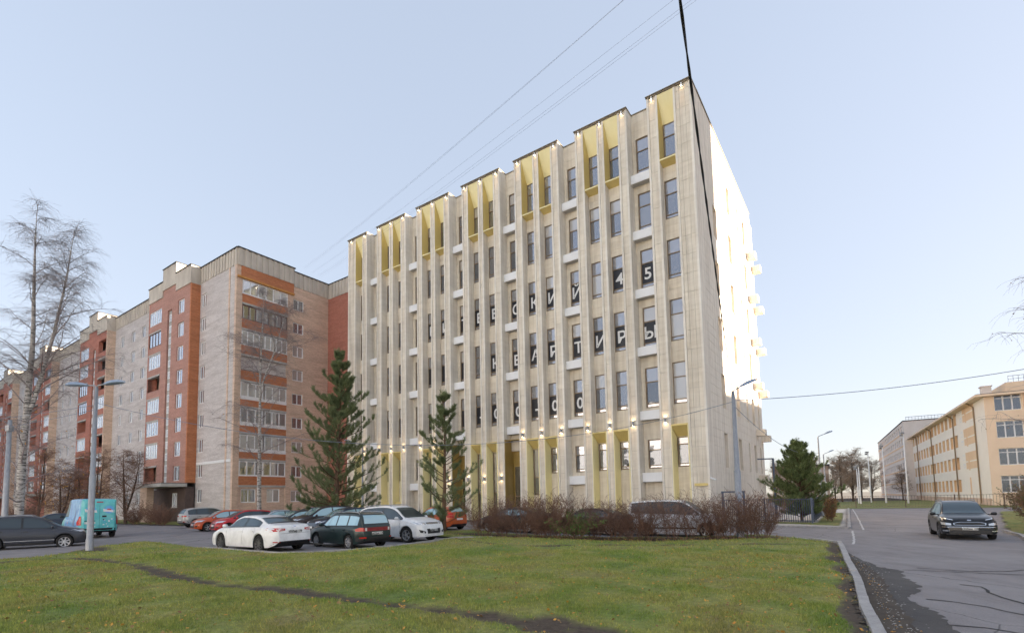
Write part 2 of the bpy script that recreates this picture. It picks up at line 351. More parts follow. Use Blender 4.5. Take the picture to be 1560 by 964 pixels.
def blades(n, ymin, ymax, hmin, hmax, wd):
    Y = ymin+(ymax-ymin)*rng.random(n)**.85; X = (rng.random(n)*2-1)*Y*1.06
    k = inpoly(X, Y, LAWN) & (rng.random(n) > dirtf(X, Y)*1.25); X, Y = X[k], Y[k]; n = len(X)
    cl = np.sin(X*3.1+np.sin(Y*2.3))*np.sin(Y*2.7+np.cos(X*1.9))        # clumps
    h = (hmin+(hmax-hmin)*rng.random(n)**1.4)*(1.05+.6*cl); a = rng.random(n)*6.283; ln = rng.random(n)*.9*h
    Z = gzv(X)+.1+lawnz(X, Y)-.005; b = rng.random(n)*6.283
    dx, dy = np.cos(a)*wd, np.sin(a)*wd
    P0 = np.stack([X-dx, Y-dy, Z], -1); P1 = np.stack([X+dx, Y+dy, Z], -1); P2 = np.stack([X+np.cos(b)*ln, Y+np.sin(b)*ln, Z+h], -1)
    return np.stack([P0, P1, P2], 1)
B = np.concatenate([blades(210000, 5.5, 12, .018, .06, .006), blades(150000, 12, 19, .02, .068, .009), blades(90000, 19, 30, .025, .075, .014)])
me = npmesh('grass', B.reshape(-1, 3), np.arange(len(B)*3).reshape(-1, 3), MAT['blade'])
t = me.attributes.new('tone', 'FLOAT', 'FACE'); t.data.foreach_set('value', rng.random(len(B)).astype(np.float32)**1.5)
g = inst('grass', me); tag(g, 'short green and yellowing grass covering the foreground lawn', 'grass', kind='stuff')
def litter(name, mat, n, size, ymax, centre=None):
    if centre is None:
        Y = 6+(ymax-6)*rng.random(n); X = (rng.random(n)*2-1)*Y
    else:
        X = centre[0]+rng.normal(0, centre[2], n); Y = centre[1]+rng.normal(0, centre[3], n)
    k = inpoly(X, Y, LAWN); X, Y = X[k], Y[k]; n = len(X)
    Z = gzv(X)+.1+lawnz(X, Y)+.03; a = rng.random(n)*6.28; s = size*(.5+rng.random(n)); t1 = rng.normal(0, .35, n); t2 = rng.normal(0, .35, n)
    c, sn = np.cos(a)*s, np.sin(a)*s
    q = [np.stack([X+c*i-sn*j*.7, Y+sn*i+c*j*.7, Z+(t1*i+t2*j)*s], -1) for i, j in ((-1, 0), (0, -1), (1, 0), (0, 1))]
    return np.stack(q, 1)
for nm, mt, parts, lb in (('fallen_leaves', 'leaf_or', [litter('', None, 2400, .026, 28), litter('', None, 420, .022, 25, (7.5, 14.5, 1.7, 2.4))], 'scattered orange and yellow fallen leaves on the lawn'),
                          ('fallen_leaves', 'leaf_br', [litter('', None, 2600, .026, 29), litter('', None, 1400, .035, 25, (6, 24.2, 5, .8))], 'scattered brown fallen leaves on lawn and under the hedge')):
    Q = np.concatenate(parts); ob = inst(nm, npmesh(nm, Q.reshape(-1, 3), np.arange(len(Q)*4).reshape(-1, 4), MAT[mt])); tag(ob, lb, 'leaves', kind='stuff')
# kerbs made of single stones
def kerbrun(name, P, wd=.15, hgt=.14, off=0, ln=1.0, skew=.012):
    root = empty(name, (0, 0, 0)); tag(root, kind='structure'); rr = random.Random(len(P)); k = MB()
    k.box(-.5*ln+.008, .5*ln-.008, -wd/2, wd/2, -.25, hgt); kme = k.mesh('kerb_stone', MAT['kerb'])
    for i in range(len(P)-1):
        a, b = Vector(P[i]), Vector(P[i+1]); L = (b-a).length; n = max(1, round(L/ln)); ang = math.atan2(b.y-a.y, b.x-a.x)
        for j in range(n):
            c = a.lerp(b, (j+.5)/n)
            inst('kerb_stone', kme, root, (c.x, c.y, gz(c.x, c.y)+off+rr.uniform(-.012, .012)), (rr.uniform(-skew, skew), 0, ang+rr.uniform(-skew, skew)), (L/n/ln, 1, 1))
    return root
kerbrun('kerb', [(4.15, 5.75), (5.08, 7.25), (6.2, 9.15), (8.1, 12.15), (9.8, 15.05), (12.6, 19.7), (13.37, 21.05), (13.2, 22.8)], .16, .15)
kerbrun('lot_kerb', [(-13.35, 21.98), (-10.2, 19.83), (-8.6, 18.93), (-7.3, 18.83), (-6.23, 19.6), (-4.86, 20.97), (-3.57, 23.05), (-2.9, 24.65), (-1.0, 24.9)], .12, .13)
kerbrun('yard_kerb', [(15.4, 33.9), (17.2, 32.0), (19.4, 29.5), (27.0, 41.0), (41.5, 63)], .18, .13)
kerbrun('bush_kerb', [(24.2, 25.2), (22.6, 22.8), (20.9, 20.8), (18.5, 18.2), (16.3, 15.8), (12, 10.9)], .16, .13)
def flat(name, P, z, mat, kind='structure', jag=0):
    mb = MB(); Q = []
    for i in range(len(P)):
        a, b = P[i], P[(i+1) % len(P)]; Q.append(a)
        if jag:
            L = math.dist(a, b); n = int(L/.12)
            for j in range(1, n): t = j/n; Q.append((a[0]+(b[0]-a[0])*t+random.uniform(-jag, jag), a[1]+(b[1]-a[1])*t+random.uniform(-jag, jag)))
    bm = bmesh.new(); vs = [bm.verts.new((p[0], p[1], gz(*p)+z)) for p in Q]; fc = bm.faces.new(vs); bmesh.ops.triangulate(bm, faces=[fc])
    bmesh.ops.recalc_face_normals(bm, faces=bm.faces); me = bpy.data.meshes.new(name); bm.to_mesh(me); bm.free()
    if me.polygons[0].normal.z < 0: me.flip_normals()
    me.materials.append(mat); return tag(inst(name, me), kind=kind)
random.seed(3)
flat('asphalt_patch', [(12.0, 18.9), (11.55, 17.6), (10.95, 16.4), (10.8, 15.6), (10.35, 14.7), (10.5, 14.0), (9.6, 12.6), (9.2, 11.7), (8.55, 10.9), (7.9, 10.4), (7.6, 9.8), (7.45, 9.2), (7.0, 8.4), (6.5, 7.6), (5.4, 6.0), (4.3, 4.6), (3.6, 4.9), (4.22, 5.7), (5.15, 7.2), (6.27, 9.1), (8.17, 12.1), (9.87, 15.0), (11.9, 18.4)], .006, MAT['patch'], jag=.07)
flat('earth_strip', [(4.22, 5.7), (5.15, 7.2), (6.27, 9.1), (8.17, 12.1), (9.87, 15.0), (10.9, 16.7), (10.5, 15.3), (8.9, 12.4), (7.0, 9.4), (5.75, 7.2), (4.7, 5.6)], .011, MAT['dirt'], jag=.06)
def kerb_litter(name, mat, n, size, label, cat, wob):
    P = [(4.3, 5.7), (5.2, 7.15), (6.35, 9.1), (8.25, 12.1), (9.95, 15.0), (11.6, 17.8)]; V = []
    for k in range(n):
        f = random.random()*(len(P)-1); i = int(f); a, b = Vector(P[i]), Vector(P[i+1]); c = a.lerp(b, f-i)+Vector((abs(random.gauss(0, wob))+.03, -abs(random.gauss(0, wob*.4)))); z = gz(c.x, c.y)+.013
        an = random.uniform(0, 6.28); s_ = size*random.uniform(.4, 1.3); h = s_*random.uniform(.2, .7)
        base = [(c.x+math.cos(an+t)*s_*q, c.y+math.sin(an+t)*s_*q, z+random.uniform(0, .004)) for t, q in ((0, 1), (1.7, .7), (3.2, .9), (4.6, .75))]; V.append((base, (c.x, c.y, z+h)))
    m_ = MB()
    for b4, tp in V:
        for i in range(4): m_.poly([b4[i], b4[(i+1) % 4], tp])
    return tag(m_.obj(name, mat), label, cat, kind='stuff')
kerb_litter('gravel', MAT['kerb'], 420, .022, 'loose grey gravel and crumbs of asphalt along the right kerb', 'gravel', .28)
kerb_litter('kerb_leaves', MAT['leaf_or'], 80, .022, 'orange leaves gathered in the gutter along the right kerb', 'leaves', .16)
def strip(name, P, wd, z, mat, jit=0):
    mb = MB(); Q = [Vector(p) for p in P]
    R_ = []
    for i in range(len(Q)-1):
        n = max(1, int((Q[i+1]-Q[i]).length/.25))
        R_ += [Q[i].lerp(Q[i+1], j/n)+Vector((random.uniform(-jit, jit), random.uniform(-jit, jit))) for j in range(n)]
    R_.append(Q[-1])
    for i in range(len(R_)-1):
        d = (R_[i+1]-R_[i]).normalized(); n = Vector((-d.y, d.x))*wd/2; a, b = R_[i], R_[i+1]
        k1 = 1 if not jit else random.uniform(.5, 1.3)
        mb.poly([(*(a-n*k1), gz(a.x, a.y)+z), (*(b-n), gz(b.x, b.y)+z), (*(b+n), gz(b.x, b.y)+z), (*(a+n*k1), gz(a.x, a.y)+z)])
    return tag(mb.obj(name, mat), kind='structure')
for P in ([(11.2, 14.3), (11.6, 13.8), (12, 13.5), (12.8, 13.4), (15.5, 14)], [(8.1, 10.2), (8.4, 9.95), (8.6, 9.45), (8.65, 8.8)], [(6.8, 8.2), (7.25, 8), (7.5, 7.6)], [(10.1, 11.7), (10.3, 11.4), (9.75, 10.5), (9.5, 9.6)], [(10.6, 14), (13, 12.6)]):
    strip('road_crack', P, .05, .008, MAT['tar'], .03)
for P in ([(42, 63), (30.8, 45.7), (24.4, 35.9), (19.6, 28.6)], [(18.7, 28.2), (16.1, 24.2), (14.5, 21.8), (13.9, 21.0)], [(13.6, 25.0), (13.75, 23.6), (14.2, 22.4)]):
    strip('road_marking', P, .09, .009, MAT['paint'], .03)
# other verges
def verge(name, P, mat, off=.09, st=.5):
    xs = [p[0] for p in P]; ys = [p[1] for p in P]
    o, V = sheet(name, min(xs), max(xs), min(ys), max(ys), st, off, mat, P); tag(o, kind='structure')
    if mat == MAT['lawn']: a = o.data.attributes.new('dirt', 'FLOAT', 'POINT'); a.data.foreach_set('value', np.full(len(V), .15, np.float32))
    return o
verge('house_verge', [(-90, 90), (-60, 66), (-46, 57), (-34, 49.3), (-29.5, 46.3), (-27.5, 47.5), (-29, 52), (-90, 96)], MAT['lawn'])
verge('building_verge', [(-15.5, 51.5), (11.5, 32.6), (13.5, 33.2), (-17, 54.5)], MAT['dirt'])
verge('yard_paving', [(15.5, 34), (17.2, 32.15), (19.3, 29.8), (26.8, 41.1), (41, 62.5), (38, 64), (14, 36)], MAT['slab'], .05)
verge('yard_lawn', [(20.2, 31.6), (26.6, 41.2), (33, 51), (32, 52), (21, 35.2), (18.2, 38.2), (17.6, 36.8), (19.2, 34)], MAT['lawn'], .07, .2)
verge('bush_verge', [(24.4, 25.2), (22.8, 22.8), (21.1, 20.8), (18.7, 18.2), (16.5, 15.8), (30, 12), (60, 40), (58, 52), (44, 46)], MAT['lawn'], .1, .3)
verge('school_lawn', [(38, 66), (60, 57), (63, 62), (90, 110), (62, 112)], MAT['lawn'], .03)

# ------------------------------------------------------------------ main building
A = 0.608
mz = 0.1
main = empty('office_building', (13.148, 33.673, 0), math.pi-A, 'tall cream stone-clad building with ribbed piers and gold window surrounds', 'building')
ZT = 31.57; UL = 38.06
FL = [(29.54, 26.74), (25.14, 22.24), (20.66, 17.74), (16.20, 13.16), (11.60, 8.62), (6.24, 4.14)]
GD = .72            # depth of the window columns behind the pier faces
blocks = [(0, 3.22, 'R')]+[(4.82+6*i, 9.22+6*i, 'M') for i in range(5)]+[(34.82, 38.06, 'L')]
piers = []; gcols = []
for x0, x1, t in blocks:
    if t == 'M': e = [(x0, x0+.73), (x0+1.91, x0+2.49), (x0+3.67, x1)]
    elif t == 'R': e = [(0, 1.27), (2.43, 3.22)]
    else: e = [(x0, x0+.79), (x1-1.27, x1)]
    piers += e; gcols += [(e[i][1], e[i+1][0]) for i in range(len(e)-1)]
wcols = [(3.22, 4.82)]+[(9.22+6*i, 10.82+6*i) for i in range(5)]
# core
mb = MB(); mb.box(.8, UL-.05, -21.66, -1.42, 0, ZT-.35); mb.obj('core_wall', MAT['joint'], main)
mb = MB(); mb.box(.3, UL-.1, -21.5, -1.2, ZT-.35, ZT-.1); mb.obj('roof', MAT['roof'], main)
def pier(x0, x1):
    mb = MB(); mb.box(x0, x1, -1.3, -.10, 0, ZT); return mb
pm_ = MB()
for x0, x1 in piers: pm_.box(x0, x1, -1.44, -.10, 0, ZT-.002)
pm_.obj('pier_core', MAT['joint'], main)
for x0, x1 in piers:
    r = MB(); wide = x1-x0 > 1; rw = .15
    for a in (x0-.002, x1-rw+.002): r.box(a, a+rw, -1.43, 0, 0, ZT)
    if wide:
        for t in (.25, .5, .75)[::1]: pass
    r.obj('pier_rib', MAT['rib'], main)
pc = {}
cnt = 0; rest = MB()
for x0, x1 in piers:
    a, b = x0+.15, x1-.15; wd = b-a
    split = [(a, b)] if wd < .7 else [(a, a+wd*.3), (a+wd*.3, b-wd*.28), (b-wd*.28, b)]
    zs = np.arange(.0, ZT, 1.35)
    for si, (p, q) in enumerate(split):
        for i, z0 in enumerate(zs):
            z1 = min(z0+1.35, ZT-.02); g = .009
            dz = .0 if si % 2 == 0 else .67
            if cnt < 300:
                k = (round(q-p, 3), round(z1-z0, 3), si)
                if k not in pc:
                    m_ = MB(); m_.box(-(q-p)/2+g, (q-p)/2-g, 0, .05 if si != 1 else .035, g, z1-z0-g); pc[k] = m_.mesh('stone_panel', MAT['stone'])
                inst('stone_panel', pc[k], main, ((p+q)/2, -.105, z0)); cnt += 1
            else: rest.box(p+g, q-g, -.105, -.06, z0+g, z1-g)
tag(rest.obj('stone_panels', MAT['stone'], main), kind='stuff')
# spandrels of the window columns (each its own stone field with joints)
spme = {}
def spandrel(x0, x1, z0, z1, y, th, nm='spandrel'):
    k = (round(x1-x0, 2), round(z1-z0, 2), th)
    if k not in spme:
        m_ = MB(); n = max(1, round((z1-z0)/.62)); h = (z1-z0)/n
        for i in range(n): m_.box(-(x1-x0)/2, (x1-x0)/2, -th, 0, i*h+(.006 if i else 0), (i+1)*h-(.006 if i < n-1 else 0))
        m_.box(-(x1-x0)/2, (x1-x0)/2, -th, -.02, 0, z1-z0); spme[k] = m_.mesh(nm, MAT['stone'])
    inst(nm, spme[k], main, ((x0+x1)/2, y, z0))
for x0, x1 in gcols:
    tops = [ZT-.1]+[f[1] for f in FL]; bots = [f[0] for f in FL]+[0]
    for i in range(1, 7):
        zt, zb = tops[i], bots[i]
        if i < 6: spandrel(x0+.002, x1-.002, zb, zt-.02, -GD, .68)
    # side slips narrowing the opening around each window
    m_ = MB()
    for a, b in ((x0+.001, x0+.03), (x1-.03, x1-.001)): m_.box(a, b, -1.3, -GD-.003, 0, ZT-.12)
    m_.obj('jamb', MAT['rib'], main)
for j, (x0, x1) in enumerate(wcols):
    for i in range(1, 7):
        zt = FL[i-1][1]; zb = FL[i][0] if i < 6 else 0
        if i < 6: spandrel(x0+.002, x1-.002, zb, zt-.02, -1.05, .34)
    spandrel(x0+.002, x1-.002, FL[0][0], ZT, -1.05, .34)
    if j not in (2, 3): spandrel(x0+.002, x1-.002, .0, FL[5][1]-.02, -1.05, .34)
    m_ = MB()
    for a, b in ((x0+.001, x0+.28), (x1-.28, x1-.001)): m_.box(a, b, -1.4, -1.053, FL[4][1] if j in (2, 3) else 0, ZT-.002)
    m_.obj('recess_jamb', MAT['stone'], main)
# cornices
for x0, x1, t in blocks:
    mb = MB(); mb.box(x0-.06, x1+.06, -1.42, .12, ZT, ZT+.06); mb.box(x0+.02, x1-.02, -.3, .05, ZT-.10, ZT-.001); mb.obj('cornice', MAT['cap'], main)
for x0, x1 in wcols:
    mb = MB(); mb.box(x0+.06, x1-.06, -1.42, -.99, ZT, ZT+.085); mb.obj('cornice', MAT['cap'], main)
mb = MB(); mb.box(-.07, .14, -21.75, -1.42, ZT, ZT+.09); mb.obj('cornice', MAT['cap'], main)
# windows
winc = {}; wrr = random.Random(77)
def window_mesh(wd, h, tr=.36, lo=.1, fw=.06, key=''):
    k = (round(wd, 2), round(h, 2), tr, lo, key)
    if k in winc: return winc[k]
    f = MB(); a = wd/2
    f.box(-a, -a+fw, 0, .07, 0, h); f.box(a-fw, a, 0, .07, 0, h); f.box(-a+fw, a-fw, 0, .07, 0, fw); f.box(-a+fw, a-fw, 0, .07, h-fw, h)
    zt = h*(1-tr); f.box(-a+fw, a-fw, 0, .075, zt-fw*.6, zt+fw*.6)
    zl = h*lo
    if lo: f.box(-a+fw, a-fw, 0, .075, zl-fw*.5, zl+fw*.5)
    fm = f.mesh('window', MAT['bronze'])
    u = MB(); u.box(-a+fw, a-fw, .01, .03, zt+fw*.6, h-fw); um = [u.mesh('pane', MAT[q]) for q in ('pane_hi', 'pane_hi', 'pane_gr', 'pane_cu')]
    l = MB(); l.box(-a+fw, a-fw, .01, .03, (zl+fw*.5 if lo else fw), zt-fw*.6); lm = [l.mesh('pane', MAT[q]) for q in ('pane_lo', 'pane_lo', 'pane_gr', 'pane_cu')]; ld = l.mesh('pane', MAT['pane_dk'])
    b = None
    if lo: bb = MB(); bb.box(-a+fw, a-fw, .01, .03, fw, zl-fw*.5); b = bb.mesh('pane', MAT['pane_hi'])
    bn = MB(); bn.box(-a+fw+.01, a-fw-.01, .031, .037, zl+fw*.5+.01, zt-fw*.6-.01); bnm = bn.mesh('banner', MAT['banner'])
    winc[k] = (fm, um, lm, b, bnm, zl, zt, ld); return winc[k]
letters = {}
def letter_mesh(ch):
    if ch in letters: return letters[ch]
    c = bpy.data.curves.new('t', 'FONT'); c.body = ch; c.size = 1.25; c.align_x = 'CENTER'; c.extrude = .004; c.offset = .022; c.resolution_u = 3
    o = bpy.data.objects.new('t', c); COL.objects.link(o); bpy.context.view_layer.update()
    me = bpy.data.meshes.new_from_object(o.evaluated_get(bpy.context.evaluated_depsgraph_get())); bpy.data.objects.remove(o)
    me.materials.clear(); me.materials.append(MAT['letter']); letters[ch] = me; return me
def put_window(x0, x1, z0, z1, y, ch=None, rot=math.pi, tr=.36, lo=.1, parent=main, dark=False, loc=None):
    # window meshes face +y
    wd, h = x1-x0, z1-z0; fm, um, lm, b, bnm, zl, zt, ld = window_mesh(wd, h, tr, lo)
    w_ = inst('window', fm, parent, loc or ((x0+x1)/2, y, z0), (0, 0, 0) if loc is None else (0, 0, rot))
    qv = wrr.choice((0, 1, 1, 2, 3)); inst('pane', um[qv if wrr.random() < .7 else wrr.randrange(4)], w_); inst('pane', ld if dark else lm[qv if qv < 3 or wrr.random() < .5 else 0], w_)
    if b: inst('pane', b, w_)
    if ch is not None:
        inst('banner', bnm, w_)
        if ch.strip():
            inst('letter', letter_mesh(ch), w_, (0.0, .043, zl+.36), (math.pi/2, 0, math.pi))
    return w_
order = []   # columns right to left
for x0, x1 in gcols: order.append((x0, x1, 'G'))
for x0, x1 in wcols: order.append((x0, x1, 'W'))
order.sort()
TXT = {2: ['', '5', '4', None, 'Й', 'И', 'К', 'С', 'Б', 'Е', 'Т', 'И', 'В'], 3: [None, 'Ы', 'Р', 'И', 'Т', 'Р', 'А', 'В', 'К', None, ' ', ' ', ' ', ' ', ' '], 4: [None, None, None, None, '0', '0', '-', '0', '0', '-', ' ', ' ', ' ']}
TXT[2][0] = None
rr = random.Random(11)
for ci, (x0, x1, t) in enumerate(order):
    for ri, (zt, zb) in enumerate(FL):
        ch = None
        if ri in TXT and ci < len(TXT[ri]): ch = TXT[ri][ci]
        dark = (ci > 8 and rr.random() < .75) or rr.random() < .12
        if t == 'G':
            if ri == 0: put_window(x0+.10, x1-.10, zb, zt, -GD-.14, None, dark=dark)
            elif ri == 5:
                full = ci in (6, 8, 9, 11); put_window(x0+.16, x1-.16, (.5 if ci in (8, 9, 11, 12) else 2.4 if full else zb), zt, -GD-.14, None, tr=.25 if not full else .62, lo=.1 if not full else 0, dark=True)
                if ci not in (8, 9, 11, 12): spandrel(x0+.002, x1-.002, 0, (2.38 if full else zb-.02), -GD, .68)
            else: put_window(x0+.03, x1-.03, zb, zt, -GD-.12, ch, dark=dark)
        else:
            if ri == 5 and ci in (7, 10): continue
            put_window(x0+.29, x1-.29, zb, zt, -1.19, ch, dark=dark or ri == 5)
# gold surrounds
def gold_top():
    h = .59; g = MB(); zt, zb = FL[0]; zf = ZT-.12; tb = zb-.55; w_ = .07
    # sloped head
    g.mi = 0; g.poly([(-h+.003, -.02, zf), (h-.003, -.02, zf), (h-w_-.03, -GD-.075, zt-.02), (-h+w_+.03, -GD-.075, zt-.02)])
    for s in (-1, 1):
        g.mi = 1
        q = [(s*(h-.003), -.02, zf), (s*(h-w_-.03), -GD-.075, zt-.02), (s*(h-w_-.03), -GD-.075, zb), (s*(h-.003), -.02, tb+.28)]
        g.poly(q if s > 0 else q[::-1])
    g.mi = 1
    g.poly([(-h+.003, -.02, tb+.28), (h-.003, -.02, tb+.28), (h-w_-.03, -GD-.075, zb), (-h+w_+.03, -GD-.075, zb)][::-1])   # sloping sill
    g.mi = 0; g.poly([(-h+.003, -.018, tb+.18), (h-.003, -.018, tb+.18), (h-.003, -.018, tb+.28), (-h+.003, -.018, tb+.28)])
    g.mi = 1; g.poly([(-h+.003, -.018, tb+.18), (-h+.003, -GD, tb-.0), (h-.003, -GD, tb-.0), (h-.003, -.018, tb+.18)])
    return g.mesh('gold_surround', [MAT['gold'], MAT['gold_d']])
gm = gold_top()
def gold_bot(zb, wide=.59, top=6.95):
    g = MB(); h = wide; zt = 6.20
    g.mi = 1; g.poly([(-h-.03, .05, top), (h+.03, .05, top), (h-.12, -GD-.075, zt), (-h+.12, -GD-.075, zt)][::-1])
    g.poly([(-h-.03, .05, top), (h+.03, .05, top), (h+.03, .05, top+.12), (-h-.03, .05, top+.12)]); g.poly([(-h-.03, .05, top+.12), (h+.03, .05, top+.12), (h+.03, -GD+.02, top+.16), (-h-.03, -GD+.02, top+.16)])
    g.mi = 0
    for s in (-1, 1):
        q = [(s*(h+.0), .05, top), (s*(h-.12), -GD, zt), (s*(h-.12), -GD, 0), (s*(h+.0), .05, 0)]
        g.poly(q if s > 0 else q[::-1]); g.box(s*(h-.01), s*(h+.05), -.02, .055, 0, top-.001)
    return g.mesh('gold_surround', [MAT['gold'], MAT['gold_d']])
gb = gold_bot(0)
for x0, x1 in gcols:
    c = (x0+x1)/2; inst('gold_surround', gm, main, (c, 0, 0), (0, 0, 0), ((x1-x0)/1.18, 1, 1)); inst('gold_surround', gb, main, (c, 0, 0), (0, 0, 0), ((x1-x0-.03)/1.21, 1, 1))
# lower gold bins under the left ground windows
m_ = MB(); m_.box(-.5, .5, -.62, -.12, 0, 2.0); bme = m_.mesh('gold_panel', MAT['gold_d'])
for ci in (14, 15, 17): x0, x1, t = order[ci]; inst('gold_panel', bme, main, ((x0+x1)/2, 0, 0))
# gold-lined entrance recesses
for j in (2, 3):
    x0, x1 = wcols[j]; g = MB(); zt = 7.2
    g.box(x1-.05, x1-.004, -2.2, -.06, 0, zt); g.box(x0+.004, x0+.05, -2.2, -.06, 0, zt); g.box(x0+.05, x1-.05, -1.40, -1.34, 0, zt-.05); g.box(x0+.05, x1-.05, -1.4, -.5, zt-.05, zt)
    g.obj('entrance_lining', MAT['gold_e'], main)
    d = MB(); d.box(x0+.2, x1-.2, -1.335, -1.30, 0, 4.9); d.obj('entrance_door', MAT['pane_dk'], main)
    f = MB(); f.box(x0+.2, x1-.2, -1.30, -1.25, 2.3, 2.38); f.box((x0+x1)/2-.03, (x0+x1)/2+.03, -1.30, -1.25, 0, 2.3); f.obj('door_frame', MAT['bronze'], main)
# white unit boxes
bxm = MB(); bxm.mi = 0; bxm.box(-.79, .79, -1.0, -.46, .0, .66); bxm.mi = 1; bxm.box(-.72, .72, -.95, -.52, -.02, -.002); bme = bxm.mesh('unit_box', [MAT['box'], MAT['grille']])
for j, (x0, x1) in enumerate(wcols):
    for z in (25.72, 21.30, 16.80, 12.42, 7.66, 3.15):
        if z < 4 and j in (2, 3): continue
        inst('unit_box', bme, main, ((x0+x1)/2, 0, z))
# side wall (plane x=0, runs along -y)
holes = []
cols_s = [(4.82, 6.02), (10.15, 11.45), (14.5, 15.15), (17.2, 18.4), (20.5, 21.2)]
rows_s = [(29.0, 26.45), (24.55, 22.05), (20.15, 17.6), (15.7, 13.15), (11.25, 8.65), (6.73, 4.12)]
for ci, (a, b) in enumerate(cols_s):
    for ri, (t, b2) in enumerate(rows_s):
        if ci == 0 and ri == 0: continue
        holes.append((a, b, b2, t))
def wallgrid(x0, x1, z0, z1, holes, dep, P, mb, mr=None):
    xs = sorted({x0, x1, *[h[0] for h in holes], *[h[1] for h in holes]}); zs = sorted({z0, z1, *[h[2] for h in holes], *[h[3] for h in holes]})
    for i in range(len(xs)-1):
        for j in range(len(zs)-1):
            cx, cz = (xs[i]+xs[i+1])/2, (zs[j]+zs[j+1])/2
            if any(h[0] < cx < h[1] and h[2] < cz < h[3] for h in holes): continue
            mb.poly([P(xs[i], 0, zs[j]), P(xs[i+1], 0, zs[j]), P(xs[i+1], 0, zs[j+1]), P(xs[i], 0, zs[j+1])])
    mb = mr or mb
    for a, b, c, d in holes:
        mb.poly([P(a, 0, c), P(a, 0, d), P(a, dep, d), P(a, dep, c)]); mb.poly([P(b, 0, c), P(b, dep, c), P(b, dep, d), P(b, 0, d)])
        mb.poly([P(a, 0, c), P(a, dep, c), P(b, dep, c), P(b, 0, c)]); mb.poly([P(a, 0, d), P(b, 0, d), P(b, dep, d), P(a, dep, d)])
mb = MB(); wallgrid(.0, 21.68, 0, ZT-.002, holes, .62, lambda s, d, z: (.02+d, -s, z), mb)
mb.obj('side_wall', MAT['side'], main)
# cladding panels, joints open, laid around the side windows
mb = MB(); hs = .62
for zi in range(int(ZT/hs)+1):
    z0, z1 = zi*hs, min((zi+1)*hs, ZT)
    if z1-z0 < .1: continue
    off = .6*(zi % 2)
    cuts = sorted({.16, 21.66, *[round(.16+off+1.2*k, 3) for k in range(19) if .3 < .16+off+1.2*k < 21.5], *[v for h in holes if not (z1 <= h[2] or z0 >= h[3]) for v in (h[0], h[1])]})
    for a, b in zip(cuts[:-1], cuts[1:]):
        segs = [(z0, z1)]
        for h in holes:
            if h[0] < (a+b)/2 < h[1]:
                ns = []
                for p, q in segs:
                    if h[3] <= p or h[2] >= q: ns.append((p, q)); continue
                    if p < h[2]-.04: ns.append((p, h[2]))
                    if q > h[3]+.04: ns.append((h[3], q))
                segs = ns
        for p, q in segs:
            if b-a > .05: mb.box(-.004-.002*((zi*7+int(a*3)) % 3), .03, -b+.008, -a-.008, p+.008, q-.008)
tag(mb.obj('side_panels', MAT['side'], main), kind='stuff')
for a, b, c, d in holes:
    put_window(0, b-a, c, d, 0, None, rot=math.pi/2, loc=(.62, -(a+b)/2, c), dark=False)
bm_ = MB(); bm_.box(-.8, -.012, -.5, .5, 0, .6); bs = bm_.mesh('unit_box', MAT['side'])
for z in (25.6, 21.2, 16.8, 12.35, 7.75, 3.3):
    for s in (19.3, 22.1):
        if z > 26 and s > 20: continue
        inst('unit_box', bs, main, (0, -s, z-(.35 if s > 20 else 0)))
# far side extension so that the last boxes have a wall behind
mb = MB(); mb.box(.02, UL-.06, -22.9, -21.685, 0, ZT-.9); mb.obj('rear_wall', MAT['side'], main)
# left end wall
mb = MB(); mb.box(UL-.048, UL-.002, -21.6, -1.45, 0, ZT); mb.obj('end_wall', MAT['stone'], main)
# plaque, camera, conduits
pl = MB(); pl.lathe([(0, .0), (.085, .0), (.085, .03), (0, .03)], 14, 'y', (.22, .02, 2.83)); pl.box(.28, 1.02, .02, .045, 2.74, 2.92); pl.obj('address_plaque', MAT['gold_d'], main)
cm = MB(); cm.box(-.1, -.01, -.05, .05, 3.2, 3.3); cm.tube([(-.08, 0, 3.22), (-.36, .05, 3.12)], .05, 8); cm.obj('security_camera', MAT['white'], main)
# facade lamps: downlights under the cornice and up-down wall lights
lampw = emis('lamp_glow', (1, .72, .42), 6)
tl = MB(); tl.mi = 0; tl.lathe([(.0, .0), (.055, .0), (.055, .22), (0, .22)], 10); tl.mi = 1; tl.lathe([(0, -.004), (.05, -.004)], 10); tlm = tl.mesh('downlight', [MAT['white'], lampw])
sc_ = MB(); sc_.mi = 0; sc_.lathe([(.075, -.17), (.075, .17)], 12); sc_.mi = 1; sc_.lathe([(0, -.165), (.07, -.165)], 10); sc_.lathe([(0, .165), (.07, .165)], 10); scm = sc_.mesh('wall_light', [MAT['galv'], lampw])
def spot(name, parent, loc, rot, en, size=70, blend=.7, rad=.03):
    l = bpy.data.lights.new(name, 'SPOT'); l.energy = en; l.color = (1, .62, .30); l.spot_size = R(size); l.spot_blend = blend; l.shadow_soft_size = rad
    ob = bpy.data.objects.new(name, l); COL.objects.link(ob); ob.parent = parent; ob.location = loc; ob.rotation_euler = rot; return ob
for i, (x0, x1) in enumerate(piers):
    c = (x0+x1)/2; d = inst('downlight', tlm, main, (c, .07, ZT-.33)); spot('downlight_beam', d, (0, .09, -.02), (R(-3), 0, 0), 4, 44)
    low = 10.5 < c < 24
    z = 3.9 if 15 < c < 24.5 else 7.42
    if 1.3 < c:
        s = inst('wall_light', scm, main, (c, .06, z)); spot('wall_light_down', s, (0, .10, -.19), (R(-2), 0, 0), 4, 40); spot('wall_light_up', s, (0, .10, .19), (R(182), 0, 0), 4, 40)
